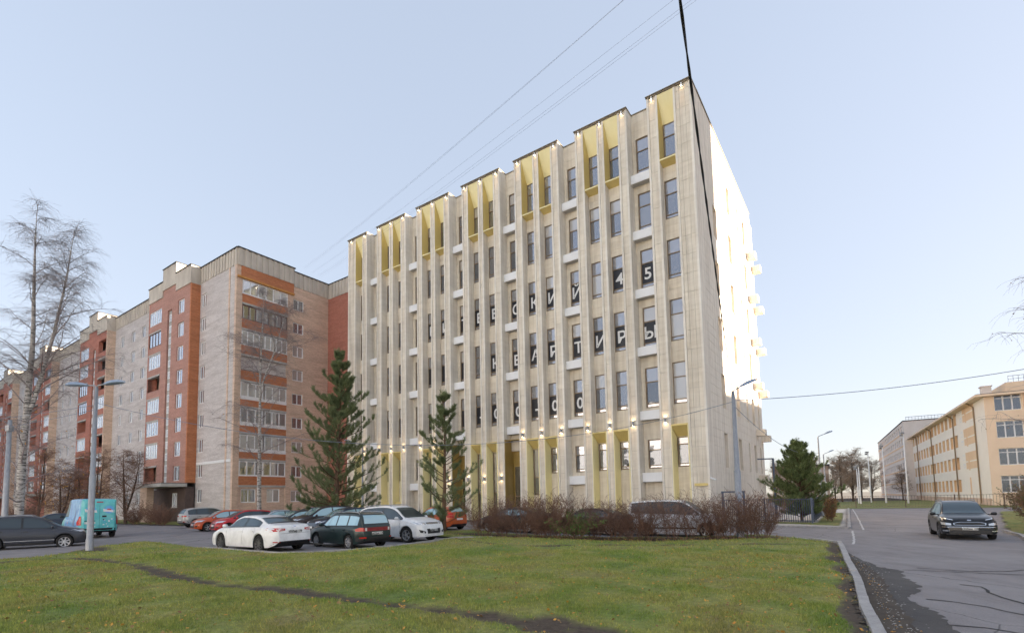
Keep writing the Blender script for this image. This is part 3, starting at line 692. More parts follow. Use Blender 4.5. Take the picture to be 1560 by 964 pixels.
# ------------------------------------------------------------------ nine-storey apartment block
apt = empty('apartment_block', (-28.9, 52.3, 0), math.pi-A, 'long nine-storey brick apartment block with red brick bays and ribbed concrete parapets', 'building')
rr = random.Random(4)
FH = 2.8; SILL = [2.35+FH*k for k in range(9)]
ZW = 27.7          # underside of parapet
PER = 26.4; NB = 5
aw = {}
def apt_window(x0, x1, z0, z1, y, parent=apt, side=False, mull=1, frame='wframe', pane=None, name='window', sill=True):
    """window standing in the wall plane, facing +y (or -x when side)"""
    wd, h = x1-x0, z1-z0; pane = pane or ('apt_pane' if rr.random() < .62 else 'apt_pane2')
    k = (round(wd, 2), round(h, 2), mull, frame, sill)
    if k not in aw:
        f = MB(); a = wd/2; fw = .10
        f.box(-a, -a+fw, -.05, .012, 0, h); f.box(a-fw, a, -.05, .012, 0, h); f.box(-a+fw, a-fw, -.05, .012, 0, fw); f.box(-a+fw, a-fw, -.05, .012, h-fw, h)
        for i in range(mull): c = -a+wd*(i+1)/(mull+1); f.box(c-.05, c+.05, -.05, .014, fw, h-fw)
        if sill: f.box(-a-.06, a+.06, -.1, .07, -.06, -.001)
        aw[k] = f.mesh(name, MAT[frame])
    k2 = k+(pane,)
    if k2 not in aw: p = MB(); p.box(-wd/2+.10, wd/2-.10, -.04, -.02, .10, h-.10); aw[k2] = p.mesh('pane', MAT[pane])
    w_ = inst(name, aw[k], parent, ((x0+x1)/2, y, z0) if not side else (y, -(x0+x1)/2, z0), (0, 0, 0 if not side else math.pi/2)); inst('pane', aw[k2], w_); return w_
def parapet(x0, x1, z0, z1, y, th, nm='parapet', side=False, cap=True):
    """ribbed concrete panel, face at y"""
    p = MB(); p.mi = 0; n = max(1, round((x1-x0)/.62)); st = (x1-x0)/n
    def bx(a, b, c, d, e, f): p.box(a, b, c, d, e, f) if not side else p.box(-d, -c, -b, -a, e, f)
    bx(x0, x1, y-th, y, z0, z1)
    for i in range(n): bx(x0+st*i+.05, x0+st*i+st*.62, y+.001, y+.07, z0-.04, z1-.001)
    if cap: p.mi = 1; bx(x0-.08, x1+.08, y-th-.05, y+.14, z1, z1+.1)
    return p.obj(nm, [MAT['parapet'], MAT['roof']], apt)
LEN = 8.32+PER*NB
mb = MB(); mb.box(.25, LEN, -13.5, -.32, 0, ZW+.5); mb.obj('core_wall', MAT['w_brick'], apt)
mb = MB(); mb.box(.3, LEN, -13.4, -.4, ZW+.5, ZW+.75); mb.obj('roof', MAT['roof'], apt)
def wallobj(name, x0, x1, z0, z1, holes, mat, y=0, dep=.2):
    m_ = MB(); wallgrid(x0, x1, z0, z1, holes, dep, lambda s, d, z: (s, y-d, z), m_); return m_.obj(name, MAT[mat], apt)
# corner white wall
hz = [(6.85, 8.05, s, s+1.55) for s in SILL]
wallobj('wall', .35, 8.32, 0, ZW, hz, 'w_brick')
for h in hz: apt_window(h[0], h[1], h[2], h[3], -.12)
parapet(.0, 8.3, ZW, 29.5, .02, .4)
m_ = MB(); m_.box(1.45, 1.75, .0, .05, 0, ZW-.01); m_.obj('joint_strip', MAT['o_brick'], apt)
m_ = MB(); m_.box(.5, 8.2, .001, .05, 6.55, 6.85); m_.obj('white_band', MAT['white'], apt)
m_ = MB(); m_.box(-.02, .36, -.4, .08, 0, ZW-.01); m_.obj('corner_pier', MAT['o_brick'], apt)
for k in range(NB):
    b0 = 8.32+PER*k; b1 = b0+11.7; w1 = b0+PER; PJ = 1.0
    brick = 'pink_brick' if k == 0 else 'r_brick'
    # red bay: flank, front with window column, stair strip and loggia columns
    m_ = MB(); m_.box(b0, b0+.3, .002, PJ-.002, 4.6 if k == 0 else 0, 28.1); m_.obj('flank_wall', MAT['or_brick' if k == 0 else 'o_brick'], apt)  # right flanks of later bays in buff: yellow sunlit tone put into the colour
    m_ = MB(); m_.box(b1-.3, b1, .002, PJ-.002, 0, 28.1); m_.obj('flank_wall', MAT['r_brick'], apt)
    if k == 0: winx = (b0+1.7, b0+3.4); strp = (b0+5.0, b0+6.2); logs = [(b0+7.9, b0+11.4)]
    else: winx = None; strp = (b0+4.6, b0+5.7); logs = [(b0+.35, b0+3.4), (b0+7.6, b0+11.35)]
    hz = []; zb0 = 4.7 if k == 0 else 0
    if winx: hz += [(winx[0], winx[1], s-.25, s+1.45) for s in SILL[1:]]
    strips = [(strp[0]+.1, strp[1]-.1, 4.6+1.4*j, 4.6+1.4*j+.85) for j in range(15)]
    hz += [(strp[0], strp[1], 4.5, 25.6)]
    lgs = []
    for lx in logs:
        for s in SILL[1:]: lgs.append((lx[0], lx[1], s-.15, s+1.65))
    hz += lgs
    wallobj('bay_wall', b0+.301, b1-.301, zb0, 28.1, hz, brick, PJ, .5)
    m_ = MB(); m_.box(strp[0], strp[1], PJ-.45, PJ-.2, 4.5, 25.6); m_.obj('stair_panel', MAT['concrete'], apt)
    for a, b, c, d in strips: apt_window(a+.15, b-.15, c, d, PJ-.12, sill=False, pane='apt_pane2', mull=1)
    if winx:
        for s in SILL[1:]: apt_window(winx[0], winx[1], s-.25, s+1.45, PJ-.14)
    back = MB(); 
    for lx in logs: back.box(lx[0], lx[1], -.3, -.2, 4, 27.5)
    back.obj('loggia_back', MAT['o_brick'], apt)
    for li, lx in enumerate(logs):
        for j, s in enumerate(SILL[1:]):
            m_ = MB(); m_.box(lx[0]-.02, lx[1]+.02, PJ-.4, PJ+.04, s-1.2, s-1.02); m_.obj('loggia_slab', MAT['concrete'], apt)
            q = rr.random()
            if k == 0: q = [.9, .2, .3, .1, .95, .3, .2, .1][j]
            if q < .68:
                if rr.random() < .8: apt_window(lx[0], lx[1], s-.15, s+1.65, PJ-.05, mull=4 if lx[1]-lx[0] > 3.2 else 3, sill=False, name='loggia_glazing', pane='apt_pane2' if rr.random() < .65 else 'apt_pane')
                else: apt_window(lx[0], lx[1], s-.15, s+1.65, PJ-.05, mull=3, sill=False, frame='dframe', name='loggia_glazing', pane='apt_pane')
            else:
                m_ = MB(); m_.tube([(lx[0], PJ-.1, s-.1), (lx[1], PJ-.1, s-.1)], .04, 6); m_.obj('rail', MAT['dframe'], apt)
                apt_window(lx[0]+.5, lx[0]+1.8, s-.1, s+1.4, -.18, mull=1, pane='apt_pane')
    # stepped parapet of the bay
    for a, b, z0, z1 in ((b0-.02, b0+3.9, 27.5, 29.6), (b0+3.9, b0+7.6, 28.4, 31.0), (b0+7.6, b1+.02, 27.6, 29.5)):
        p_ = MB(); p_.mi = 0; p_.box(a, b, -3.2, PJ+.1, z0, z1); p_.mi = 1; p_.box(a-.06, b+.06, -3.3, PJ+.18, z1, z1+.1); p_.obj('parapet_block', [MAT['parapet'], MAT['roof']], apt)
    m_ = MB(); m_.box(b0+.3, b1-.3, -.3, PJ-.01, 28.1, 28.45); m_.obj('bay_top', MAT[brick], apt)
    # white wall between bays
    wx = [b1+3.9, b1+7.4, b1+11.4]
    hz = [(x, x+1.25, s-.1, s+1.4) for x in wx for s in SILL]
    wallobj('wall', b1, w1, 0, ZW, hz, 'w_brick')
    for a, b, c, d in hz: apt_window(a, b, c, d, -.12)
    parapet(b1+.02, w1-.02, ZW, 29.4, .02, .4)
    m_ = MB(); m_.box(w1-4.2, w1-2.4, -4, -2.4, 29.3, 30.4); m_.box(w1-4.4, w1-2.2, -4.2, -2.2, 30.6, 30.75)
    for x in (-4.1, -2.5):
        for y in (-3.9, -2.5): m_.box(w1+x-.06, w1+x+.06, y-.06, y+.06, 30.4, 30.6)
    m_.obj('vent_shaft', MAT['roof'], apt)
    # entrance canopy with pier and dark doorway
    cx0, cx1 = b0-.4, b0+7.6
    m_ = MB(); m_.mi = 0; m_.box(cx0, cx1, PJ+.02, 3.6, 4.15, 4.5); m_.mi = 1; m_.box(cx0+.05, cx1-.05, PJ+.02, 3.5, 4.5, 4.56); m_.obj('canopy', [MAT['concrete'], MAT['roof']], apt)
    m_ = MB(); m_.box(cx0+4.4, cx0+6.2, PJ+1.6, 3.3, 0, 4.149); m_.obj('canopy_pier', MAT['o_brick'], apt)
    m_ = MB(); m_.box(b0+.02, b0+4.6, .1, PJ-.002, 0, 4.14); m_.obj('porch_wall', MAT['dk_paint'], apt)
    m_ = MB(); m_.box(b0+4.6, b1-.31, .1, PJ-.102, 0, 4.7); m_.obj('porch_recess', MAT['dk_paint'], apt)
    apt_window(b0+2.0, b0+3.1, 1.9, 3.5, PJ+.06, pane='apt_pane')
    m_ = MB(); m_.box(b0+6.3, b0+7.4, PJ-.1, PJ-.04, 0, 2.2); m_.obj('entrance_door', MAT['dframe'], apt)
    if k > 0:
        m_ = MB(); m_.box(b0+.6, b1-.5, PJ+.005, PJ+.35, 4.2, 4.45); m_.obj('ledge', MAT['concrete'], apt)
# end wall (x=0 plane, along -y): balconies 0.45..5.9, window column, then ribbed parapet
E0, E1, E2 = .45, 5.9, 11.13
def endwall(name, s0, s1, z0, z1, holes, mat, x, dep=.2):
    m_ = MB(); wallgrid(s0, s1, z0, z1, holes, dep, lambda s, d, z: (x+d, -s, z), m_); return m_.obj(name, MAT[mat], apt)
hz = [(6.45, 7.82, s-.1, s+1.2) for s in SILL]
endwall('wall', E1, E2+1, 0, 27.4, hz, 'o_brick', 0)
for h in hz: apt_window(h[0], h[1], h[2], h[3], .12, side=True)
for i, (a, b) in enumerate(((.0, 6.5), (6.5, E2+.1))): parapet(a, b, 27.65 if i == 0 else 27.4, 29.5 if i == 0 else 29.15, .12 if i == 0 else .02, .35, side=True)
m_ = MB(); m_.box(-.11, .3, -6.45, -.4, 26.35, 27.64); m_.obj('fascia', MAT['or_brick'], apt)
m_ = MB(); m_.box(-.2, .1, -6.5, -.0, 26.28, 26.5); m_.obj('rusty_flashing', pm('rust', (.45, .18, .03), (.55, .28, .08), 3, .7), apt)
m_ = MB(); m_.box(1.3, 1.4, -E1, -E0, 0, 27.3); m_.obj('loggia_back', MAT['o_brick'], apt)
m_ = MB(); m_.box(.0, 1.3, -E0-.12, -E0+.1, 0, 27.3); m_.box(.0, 1.3, -E1-.0, -E1+.12, 0, 27.3); m_.obj('loggia_cheek', MAT['o_brick'], apt)
hz = [(.9, 2.5, SILL[0]-.1, SILL[0]+1.35), (3.7, 5.2, SILL[0]-.1, SILL[0]+1.35)]
endwall('wall', E0, E1, 0, 4.3, hz, 'o_brick', .1)
for h in hz: apt_window(h[0], h[1], h[2], h[3], .2, side=True)
for j, s in enumerate(SILL[1:]):
    f = j+2; zf = s-1.05
    m_ = MB(); m_.mi = 0; m_.box(-.05, 1.25, -E1+.12, -E0-.12, zf-.2, zf); m_.obj('balcony_slab', MAT['concrete'], apt)
    m_ = MB(); m_.box(-.02, .12, -E1+.13, -E0-.13, zf+.001, zf+1.0); m_.obj('balcony_front', MAT['or_brick'], apt)
    zt = zf+FH-.25
    if f == 6:
        m_ = MB(); m_.tube([(.05, -E1+.13, zf+1.08), (.05, -E0-.13, zf+1.08)], .04, 6); m_.obj('rail', MAT['dframe'], apt)
        apt_window(.8, 2.2, s-.1, s+1.3, 1.28, side=True); apt_window(3.9, 5.2, s-.1, s+1.3, 1.28, side=True)
    elif f == 8: apt_window(E0+.13, E1-.13, zf+1.0, zt, .03, side=True, mull=6, frame='dframe', sill=False, name='balcony_glazing', pane='apt_pane')
    elif f in (9, 7, 2): apt_window(E0+.13, E1-.13, zf+1.0, zt, .03, side=True, mull=5 if f != 7 else 7, sill=True, name='balcony_glazing', pane='apt_pane2' if f != 2 else 'apt_pane')
    else:
        for a, b in ((E0+.13, 3.05), (3.3, E1-.13)): apt_window(a, b, zf+1.0, zt, .03, side=True, mull=2, name='balcony_glazing', pane='apt_pane' if f == 4 else rr.choice(('apt_pane', 'apt_pane2')))
        m_ = MB(); m_.box(-.035, -.021, -E1+.13, -E0-.13, zf+.7, zf+.999); m_.obj('white_panel', MAT['wframe'], apt)
# link wall to the office building: red brick
m_ = MB(); m_.box(-11.5, .0, -E2-3, -E2-.01, 0, 27.3); m_.obj('link_wall', MAT['r_brick'], apt)
p_ = MB(); p_.mi = 0; p_.box(-11.4, -.05, -E2-2.8, -E2, 27.3, 29.1); 
for i in range(18): p_.box(-11.4+.62*i, -11.4+.62*i+.38, -E2+.001, -E2+.07, 27.26, 29.09)
p_.mi = 1; p_.box(-11.5, .0, -E2-2.9, -E2+.12, 29.1, 29.2); p_.obj('link_parapet', [MAT['parapet'], MAT['roof']], apt)

# ------------------------------------------------------------------ school on the right
asx = math.atan2(.61, 1.0)
sch = empty('school_building', (62.27, 66.0, 0), -asx, 'four-storey peach and cream school building with long window rows beyond the fence', 'building')
SH = 14.2; SFL = 3.53; sw = {}
rows4 = [(1.75+SFL*k, 1.75+SFL*k+1.95) for k in range(4)]
mb = MB(); mb.box(.4, 26, .4, 78, 0, SH); mb.obj('core_wall', MAT['school2'], sch)
# long face x=0 facing -x ; s along +y
colsx = [16.3+3.3*k for k in range(17)]
hz = [(s, s+2.1, a, b) for s in colsx for a, b in rows4]
mb = MB(); mr_ = MB(); wallgrid(0, 78, 0, SH, hz, .38, lambda s, d, z: (d, s, z), mb, mr_); mb.obj('long_wall', MAT['school2'], sch); OCR = pm('ochre_reveal', (.70, .49, .30), (.76, .55, .36), 1, .85); rv = MB(); wallgrid(0, 0, 0, 0, [(-1.05, 1.05, 0, 1.95)], .38, lambda s, d, z: (d, s, z), rv); rvm = rv.mesh('window_reveal', OCR)
for a, b, c, d in hz: inst('window_reveal', rvm, sch, (0, (a+b)/2, c))
def swin(parent, loc, rot, wd, h, mull, pane, frame='wframe'):
    k = (wd, h, mull, pane, frame)
    if k not in sw:
        f = MB(); a = wd/2; fw = .09
        f.box(-a, -a+fw, -.06, .0, 0, h); f.box(a-fw, a, -.06, 0, 0, h); f.box(-a+fw, a-fw, -.06, 0, 0, fw); f.box(-a+fw, a-fw, -.06, 0, h-fw, h)
        for i in range(mull): c = -a+wd*(i+1)/(mull+1); f.box(c-.07, c+.07, -.06, .002, fw, h-fw)
        f.box(-a+fw, a-fw, -.06, -.002, h*.76-.05, h*.76+.05); p = MB(); p.box(-a+fw, a-fw, -.045, -.03, fw, h-fw)
        sw[k] = (f.mesh('window', MAT[frame]), p.mesh('pane', MAT[pane]))
    o = inst('window', sw[k][0], parent, loc, rot); inst('pane', sw[k][1], o); return o
for a, b, c, d in hz: swin(sch, (.32, (a+b)/2, c), (0, 0, math.pi/2), b-a, d-c, 1, 'curtain' if rr.random() < .55 else rr.choice(('apt_pane', 'pane_dk')))
for k in range(4):
    for z0, z1 in ((rows4[k][0]+.1, rows4[k][0]+.75), (rows4[k][0]+1.3, rows4[k][0]+2.2)):
        if k == 0: continue
        m_ = MB(); m_.box(-.02, .1, 5.4, 12.2, z0-.2, z1+.15); m_.obj('tan_band', MAT['school3'], sch)
        swin(sch, (-.022, 13.4, z0), (0, 0, math.pi/2), 1.0, z1-z0, 0, 'curtain')
    m_ = MB(); m_.box(-.045, .1, 10.1, 10.7, rows4[k][0]-.3, rows4[k][1]+.2); m_.obj('tan_band', MAT['school3'], sch)
for s in (5.0, 18.3, 38, 55, 74):
    m_ = MB(); m_.tube([(-.9, s, SH+.1), (-.5, s, SH-.25), (-.13, s, SH-.6), (-.13, s, .2)], .09, 8); m_.obj('downpipe', MAT['bronze'], sch)
m_ = MB(); m_.box(-.06, .2, .3, 78, 0, .9); m_.obj('plinth', MAT['o_brick'], sch)
# gable y=0 facing -y
gw = [(1.0, 3.6), (5.4, 8.0), (9.8, 12.4), (14.2, 16.8), (18.6, 21.2)]
hz = [(a, b, c-.1, d+.1) for a, b in gw for c, d in rows4]
mb = MB(); wallgrid(0.002, 26, 0, SH, hz, .3, lambda s, d, z: (s, d, z), mb); mb.obj('gable_wall', MAT['school1'], sch)
for a, b, c, d in hz: swin(sch, ((a+b)/2, .2, c), (0, 0, math.pi), b-a, d-c, 2, 'pane_dk')
for k in range(4): m_ = MB(); m_.box(3.75, 5.25, -.02, .1, rows4[k][0]-.1, rows4[k][1]+.1); m_.obj('tan_panel', MAT['school3'], sch)
m_ = MB(); m_.mi = 0; m_.box(-1.0, 27, -.9, 79, SH, SH+.28); m_.mi = 1; m_.box(-.9, 26.9, -.8, 78.9, SH+.28, SH+.36); m_.obj('eaves', [MAT['school1'], MAT['roof']], sch)
m_ = MB(); m_.box(2.6, 26, 1.5, 20, SH+.36, SH+1.9); m_.obj('attic', MAT['school1'], sch)
m_ = MB(); m_.box(.4, 1.4, 2.4, 3.4, SH+.36, SH+1.7); m_.box(.3, 1.5, 2.3, 3.5, SH+1.7, SH+1.85); m_.obj('chimney', MAT['far_white'], sch)
m_ = MB()
for i in range(46): m_.box(2.9+.5*i, 2.94+.5*i, 1.6, 1.64, SH+1.9, SH+2.7)
m_.box(2.9, 26, 1.59, 1.65, SH+2.7, SH+2.76); m_.box(2.9, 26, 1.59, 1.65, SH+2.3, SH+2.34); m_.obj('roof_railing', MAT['galv'], sch)
m_ = MB(); m_.tube([(12.6, 6, SH+1.9), (12.6, 6, SH+8.6)], .06, 6); m_.tube([(11.4, 6, SH+7.6), (13.8, 6, SH+7.6)], .04, 6); m_.tube([(11.6, 6, SH+8.3), (13.6, 6, SH+8.3)], .04, 6); m_.obj('roof_antenna', MAT['wire'], sch)
m_ = MB(); m_.box(11.6, 18.5, -3, -.05, 3.4, 3.75); m_.obj('porch_roof', MAT['school2'], sch)
# ------------------------------------------------------------------ six-storey building behind the school
fb = empty('distant_block', (93.5, 120, 0), -asx, 'pale six-storey brick block standing behind the school', 'building')
mb = MB(); mb.box(.3, 16, .3, 64, 0, 18.6); mb.obj('core_wall', MAT['far_white'], fb)
hz = [(3+4.4*i, 3+4.4*i+2.8, 1.4+2.95*k, 1.4+2.95*k+1.6) for i in range(13) for k in range(6)]
mb = MB(); wallgrid(0, 64, 0, 18.6, hz, .25, lambda s, d, z: (d, s, z), mb); mb.obj('long_wall', MAT['far_white'], fb)
for a, b, c, d in hz: swin(fb, (.2, (a+b)/2, c), (0, 0, math.pi/2), b-a, d-c, 1, 'apt_pane2' if rr.random() < .4 else 'apt_pane')
for k in range(6): m_ = MB(); m_.box(-.06, .05, .2, 64, .9+2.95*k, 1.25+2.95*k); m_.obj('ledge', MAT['school3'], fb)
mb = MB(); mb.box(0.002, 16, -.02, .28, 0, 18.6); mb.obj('gable_wall', MAT['far_white'], fb)
m_ = MB(); m_.box(-.1, 16.1, -.1, 64.1, 18.6, 18.8); m_.obj('roof', MAT['roof'], fb)
m_ = MB(); m_.box(.6, 15, .6, .66, 19.6, 19.7); m_.box(.6, 15, .6, .66, 19.2, 19.25)
for i in range(25): m_.box(.6+.6*i, .65+.6*i, .6, .66, 18.8, 19.6)
m_.obj('roof_railing', MAT['wire'], fb)
far2 = empty('distant_house', (100, 160, 0), -asx, 'low reddish building far down the road between trees and the pale block', 'building')
m_ = MB(); m_.box(-16, 0, 0, 20, 0, 10.5); m_.obj('wall', MAT['o_brick'], far2); m_ = MB(); m_.box(-16.4, .4, -.4, 20.4, 10.5, 11); m_.obj('roof', MAT['roof'], far2)
for i in range(4):
    for k in range(3): swin(far2, (-14+4*i, -.02, 1.5+3*k), (0, 0, math.pi), 1.6, 1.6, 1, 'apt_pane')
far3 = empty('distant_house', (66, 178, 0), -asx, 'low brown-pink building half hidden behind the round pine', 'building')
m_ = MB(); m_.box(-20, 0, 0, 20, 0, 11.0); m_.obj('wall', MAT['o_brick'], far3); m_ = MB(); m_.box(-20.4, .4, -.4, 20.4, 11, 11.5); m_.obj('roof', MAT['roof'], far3)
for i in range(5):
    for k in range(3): swin(far3, (-18+4*i, -.02, 1.5+3*k), (0, 0, math.pi), 1.6, 1.6, 1, 'apt_pane')
# buildings out of frame to the right: they shade the yard at this low sun
def offblock(name, loc, rz, L, dp, h, label, mat, face):
    """plain panel block outside the frame: walls, roof, rows of panes"""
    b = empty(name, loc, rz, label, 'building'); m_ = MB(); m_.box(0, L, -dp, 0, 0, h); m_.obj('wall', MAT[mat], b)
    m_ = MB(); m_.box(-.2, L+.2, -dp-.2, .2, h, h+.3); m_.obj('roof', MAT['roof'], b)
    m_ = MB()
    for i in range(int(L/3.3)):
        for k in range(int((h-1)/2.85)): m_.box(1+3.3*i, 2.5+3.3*i, -.02, .03, 1.3+2.85*k, 2.7+2.85*k)
    if face: m_.obj('window_panes', MAT['apt_pane'], b)
    return b
offblock('apartment_tower', (92, 41.1, 0), R(-90)+math.pi, 16, 16, 43, 'tall pale panel apartment tower outside the frame to the right', 'far_white', True).rotation_euler = (0, 0, R(90)); bpy.data.objects['apartment_tower'].location = (92, 25.1, 0)
offblock('low_shade_block', (92.5, 41.2, 0), R(90), 45, 16, 19.7, 'unseen long flat-roofed block casting shade from outside the frame at far right', 'far_white', False)  # unseen low block; height set by the side wall's lower shadow edge
offblock('near_shade_block', (92.5, -28, 0), R(90), 53, 16, 20.5, 'unseen low block added to shade the yard from outside the frame at near right', 'far_white', False)  # unseen block added to keep lawn and cars in shade
# unseen block added to bounce sun onto the shaded front; shows warm in its windows
offblock('bounce_block', (-120, 26, 0), -A, 150, 13, 24.5, 'unseen pale apartment block behind the camera, added to bounce sunlight onto the facade', 'box', True)
# ------------------------------------------------------------------ vehicles
def paintm(name, c, metal=.0, rough=.28, coat=1.0):
    m, nt, b = M(name); n = noise(nt, pos(nt), 2.2, 5, .7)
    dirt = tuple(min(1, v*.8+.012) for v in c)
    nt.links.new(ramp(nt, n.outputs[0], [(.35, dirt), (.6, c)]).outputs[0], b.inputs['Base Color'])
    b.inputs['Metallic'].default_value = metal; b.inputs['Roughness'].default_value = rough; b.inputs['Coat Weight'].default_value = coat*.4; b.inputs['Specular IOR Level'].default_value = .3; b.inputs['Coat Roughness'].default_value = .06; return m
MAT['car_glass'] = glassy('car_glass', (.014, .02, .024), .05, .02, (.62, .78, .84), .08)
MAT['car_glass_teal'] = glassy('sky_teal_glass', (.20, .32, .34), .18, .06, (.75, .95, 1))  # pale teal base paints the reflected sky into the glass
MAT['trim'] = pm('car_trim', (.014, .014, .015), (.024, .024, .026), 10, .55)
MAT['tyre'] = pm('tyre_rubber', (.012, .012, .012), (.028, .026, .025), 18, .9)
MAT['alloy'] = pm('alloy', (.45, .45, .46), (.58, .58, .6), 10, .35, metal=.7)
MAT['alloy_dk'] = pm('dark_alloy', (.06, .06, .065), (.16, .16, .17), 6, .35, metal=.7)
MAT['chrome'] = pm('chrome', (.6, .6, .62), (.7, .7, .72), 10, .15, metal=1)
MAT['lampglass'] = glassy('headlamp_glass', (.42, .43, .45), .35, .05, (1, 1, 1))
MAT['red_lens'] = pm('red_lens', (.42, .012, .01), (.55, .025, .015), 8, .2)
MAT['amber'] = pm('amber_lens', (.75, .25, .02), (.85, .33, .03), 8, .25)
MAT['white_lens'] = pm('white_lens', (.6, .58, .56), (.7, .68, .66), 8, .2)
MAT['plate'] = pm('number_plate', (.66, .65, .62), (.74, .73, .70), 10, .5)
MAT['ink'] = pm('plate_ink', (.03, .03, .03), (.05, .05, .05), 10, .6)
def hermite(keys, x):
    K = np.array(keys, float); X, Y = K[:, 0], K[:, 1]; h = np.diff(X); d = np.diff(Y)/h; m = np.zeros(len(X))
    m[1:-1] = np.where(d[:-1]*d[1:] > 0, 2*d[:-1]*d[1:]/(d[:-1]+d[1:]+1e-12), 0); m[0] = d[0]; m[-1] = d[-1]
    x = np.clip(x, X[0], X[-1]); i = np.clip(np.searchsorted(X, x)-1, 0, len(h)-1); t = (x-X[i])/h[i]
    return (2*t**3-3*t**2+1)*Y[i]+(t**3-2*t**2+t)*h[i]*m[i]+(-2*t**3+3*t**2)*Y[i+1]+(t**3-t**2)*h[i]*m[i+1]
TY = {
 'sedan': dict(W=1.84, ax=(-1.41, 1.41), wr=.34, top=[(-2.46, .62), (-2.43, .95), (-2.34, 1.07), (-1.75, 1.12), (-1.1, 1.34), (-.5, 1.43), (.1, 1.44), (.5, 1.37), (1.2, 1.01), (1.5, .97), (2.1, .83), (2.33, .71), (2.43, .5)],
               belt=[(-2.4, .90), (-1.5, .97), (0, .94), (1.2, .91), (2.3, .66)], wt=[(-2.45, .60), (-2.2, .72), (-1.6, .68), (-1.0, .60), (0, .57), (.5, .59), (1.2, .70), (1.6, .76), (2.2, .70), (2.43, .5)],
               low=[(-2.46, .45), (-2.3, .30), (-1.9, .2), (1.9, .19), (2.43, .24)], ws=(.50, 1.16), rw=(-1.68, -1.05, 'top'), win=[(-1.32, -1.18), (-1.14, -.30), (-.22, .98)], doors=(-1.1, -.26, .95)),
 'hatch': dict(W=1.71, ax=(-1.245, 1.245), wr=.31, top=[(-1.97, .5), (-1.94, .95), (-1.78, 1.17), (-1.45, 1.40), (-.8, 1.48), (-.1, 1.49), (.3, 1.43), (1.12, 1.0), (1.3, .96), (1.8, .81), (1.98, .65), (2.04, .45)],
               belt=[(-1.92, .97), (0, .92), (1.1, .88), (2, .6)], wt=[(-1.96, .6), (-1.7, .58), (-1.2, .56), (0, .55), (.3, .57), (1.1, .68), (1.5, .72), (1.9, .66), (2.04, .45)],
               low=[(-1.97, .40), (-1.8, .26), (-1.5, .19), (1.6, .18), (2.04, .22)], ws=(.30, 1.08), rw=(-1.80, -1.42, 'top'), win=[(-1.45, -1.02), (-.96, -.22), (-.15, .92)], doors=(-.98, -.18, .9)),
 'suv': dict(W=1.84, ax=(-1.345, 1.345), wr=.35, top=[(-2.27, .6), (-2.25, 1.02), (-2.14, 1.28), (-1.92, 1.54), (-1.4, 1.66), (-.4, 1.70), (.05, 1.67), (.4, 1.58), (1.18, 1.13), (1.4, 1.09), (1.95, .97), (2.15, .85), (2.25, .55)],
               belt=[(-2.2, 1.1), (0, 1.04), (1.1, 1.0), (2.2, .78)], wt=[(-2.26, .66), (-2.0, .62), (-1.3, .62), (0, .60), (.4, .62), (1.15, .74), (1.6, .79), (2.1, .74), (2.25, .55)],
               low=[(-2.27, .48), (-2.1, .34), (-1.8, .26), (1.8, .25), (2.25, .27)], ws=(.38, 1.14), rw=(-2.12, -1.88, 'back'), win=[(-1.88, -1.32), (-1.24, -.36), (-.28, .98)], doors=(-1.26, -.32, .95)),
 'wagon': dict(W=1.68, ax=(-1.25, 1.25), wr=.29, top=[(-2.10, .5), (-2.08, .9), (-2.03, 1.0), (-1.88, 1.32), (-1.72, 1.43), (-.8, 1.47), (0, 1.46), (.25, 1.41), (.93, .97), (1.1, .93), (1.85, .8), (2.08, .7), (2.14, .45)],
               belt=[(-2.05, .93), (0, .89), (1, .86), (2.1, .62)], wt=[(-2.09, .66), (-1.8, .60), (-1.2, .59), (0, .58), (.25, .59), (.95, .68), (1.5, .73), (2.0, .70), (2.14, .55)],
               low=[(-2.1, .38), (-1.95, .30), (-1.6, .21), (1.7, .2), (2.14, .24)], ws=(.26, .90), rw=(-2.02, -1.80, 'back'), win=[(-1.78, -1.12), (-1.03, -.30), (-.22, .78)], doors=(-1.06, -.26, .78)),
 'van': dict(W=2.0, ax=(-1.65, 1.75), wr=.34, top=[(-2.76, .55), (-2.75, 1.5), (-2.73, 2.22), (-2.62, 2.38), (-1, 2.44), (.6, 2.42), (1.1, 2.34), (1.42, 2.16), (2.1, 1.3), (2.25, 1.2), (2.62, 1.02), (2.74, .85), (2.80, .5)],
               belt=[(-2.74, 1.32), (1.3, 1.28), (2.1, 1.12), (2.75, .75)], wt=[(-2.75, .84), (-2.4, .84), (1, .80), (1.4, .78), (2.1, .82), (2.5, .8), (2.8, .6)],
               low=[(-2.76, .52), (-2.5, .42), (-2.2, .34), (2.3, .3), (2.8, .32)], ws=(1.38, 2.08), rw=None, win=[(.62, 1.10), (1.18, 1.88)], doors=(-.9, .55, 1.16)),
 'mpv': dict(W=1.92, ax=(-1.5, 1.55), wr=.34, top=[(-2.46, .55), (-2.44, 1.1), (-2.37, 1.68), (-2.22, 1.84), (-1, 1.91), (.1, 1.90), (.5, 1.82), (1.42, 1.2), (1.6, 1.13), (2.2, 1.0), (2.42, .82), (2.5, .5)],
               belt=[(-2.42, 1.2), (0, 1.14), (1.35, 1.06), (2.4, .78)], wt=[(-2.45, .74), (-2.2, .72), (0, .70), (.5, .70), (1.4, .78), (2.1, .78), (2.5, .6)],
               low=[(-2.46, .45), (-2.2, .3), (-1.9, .24), (1.9, .23), (2.5, .25)], ws=(.5, 1.38), rw=(-2.38, -2.28, 'back'), win=[(-2.2, -.98), (-.9, .02), (.12, 1.2)], doors=(-.95, .07, 1.2)),
}
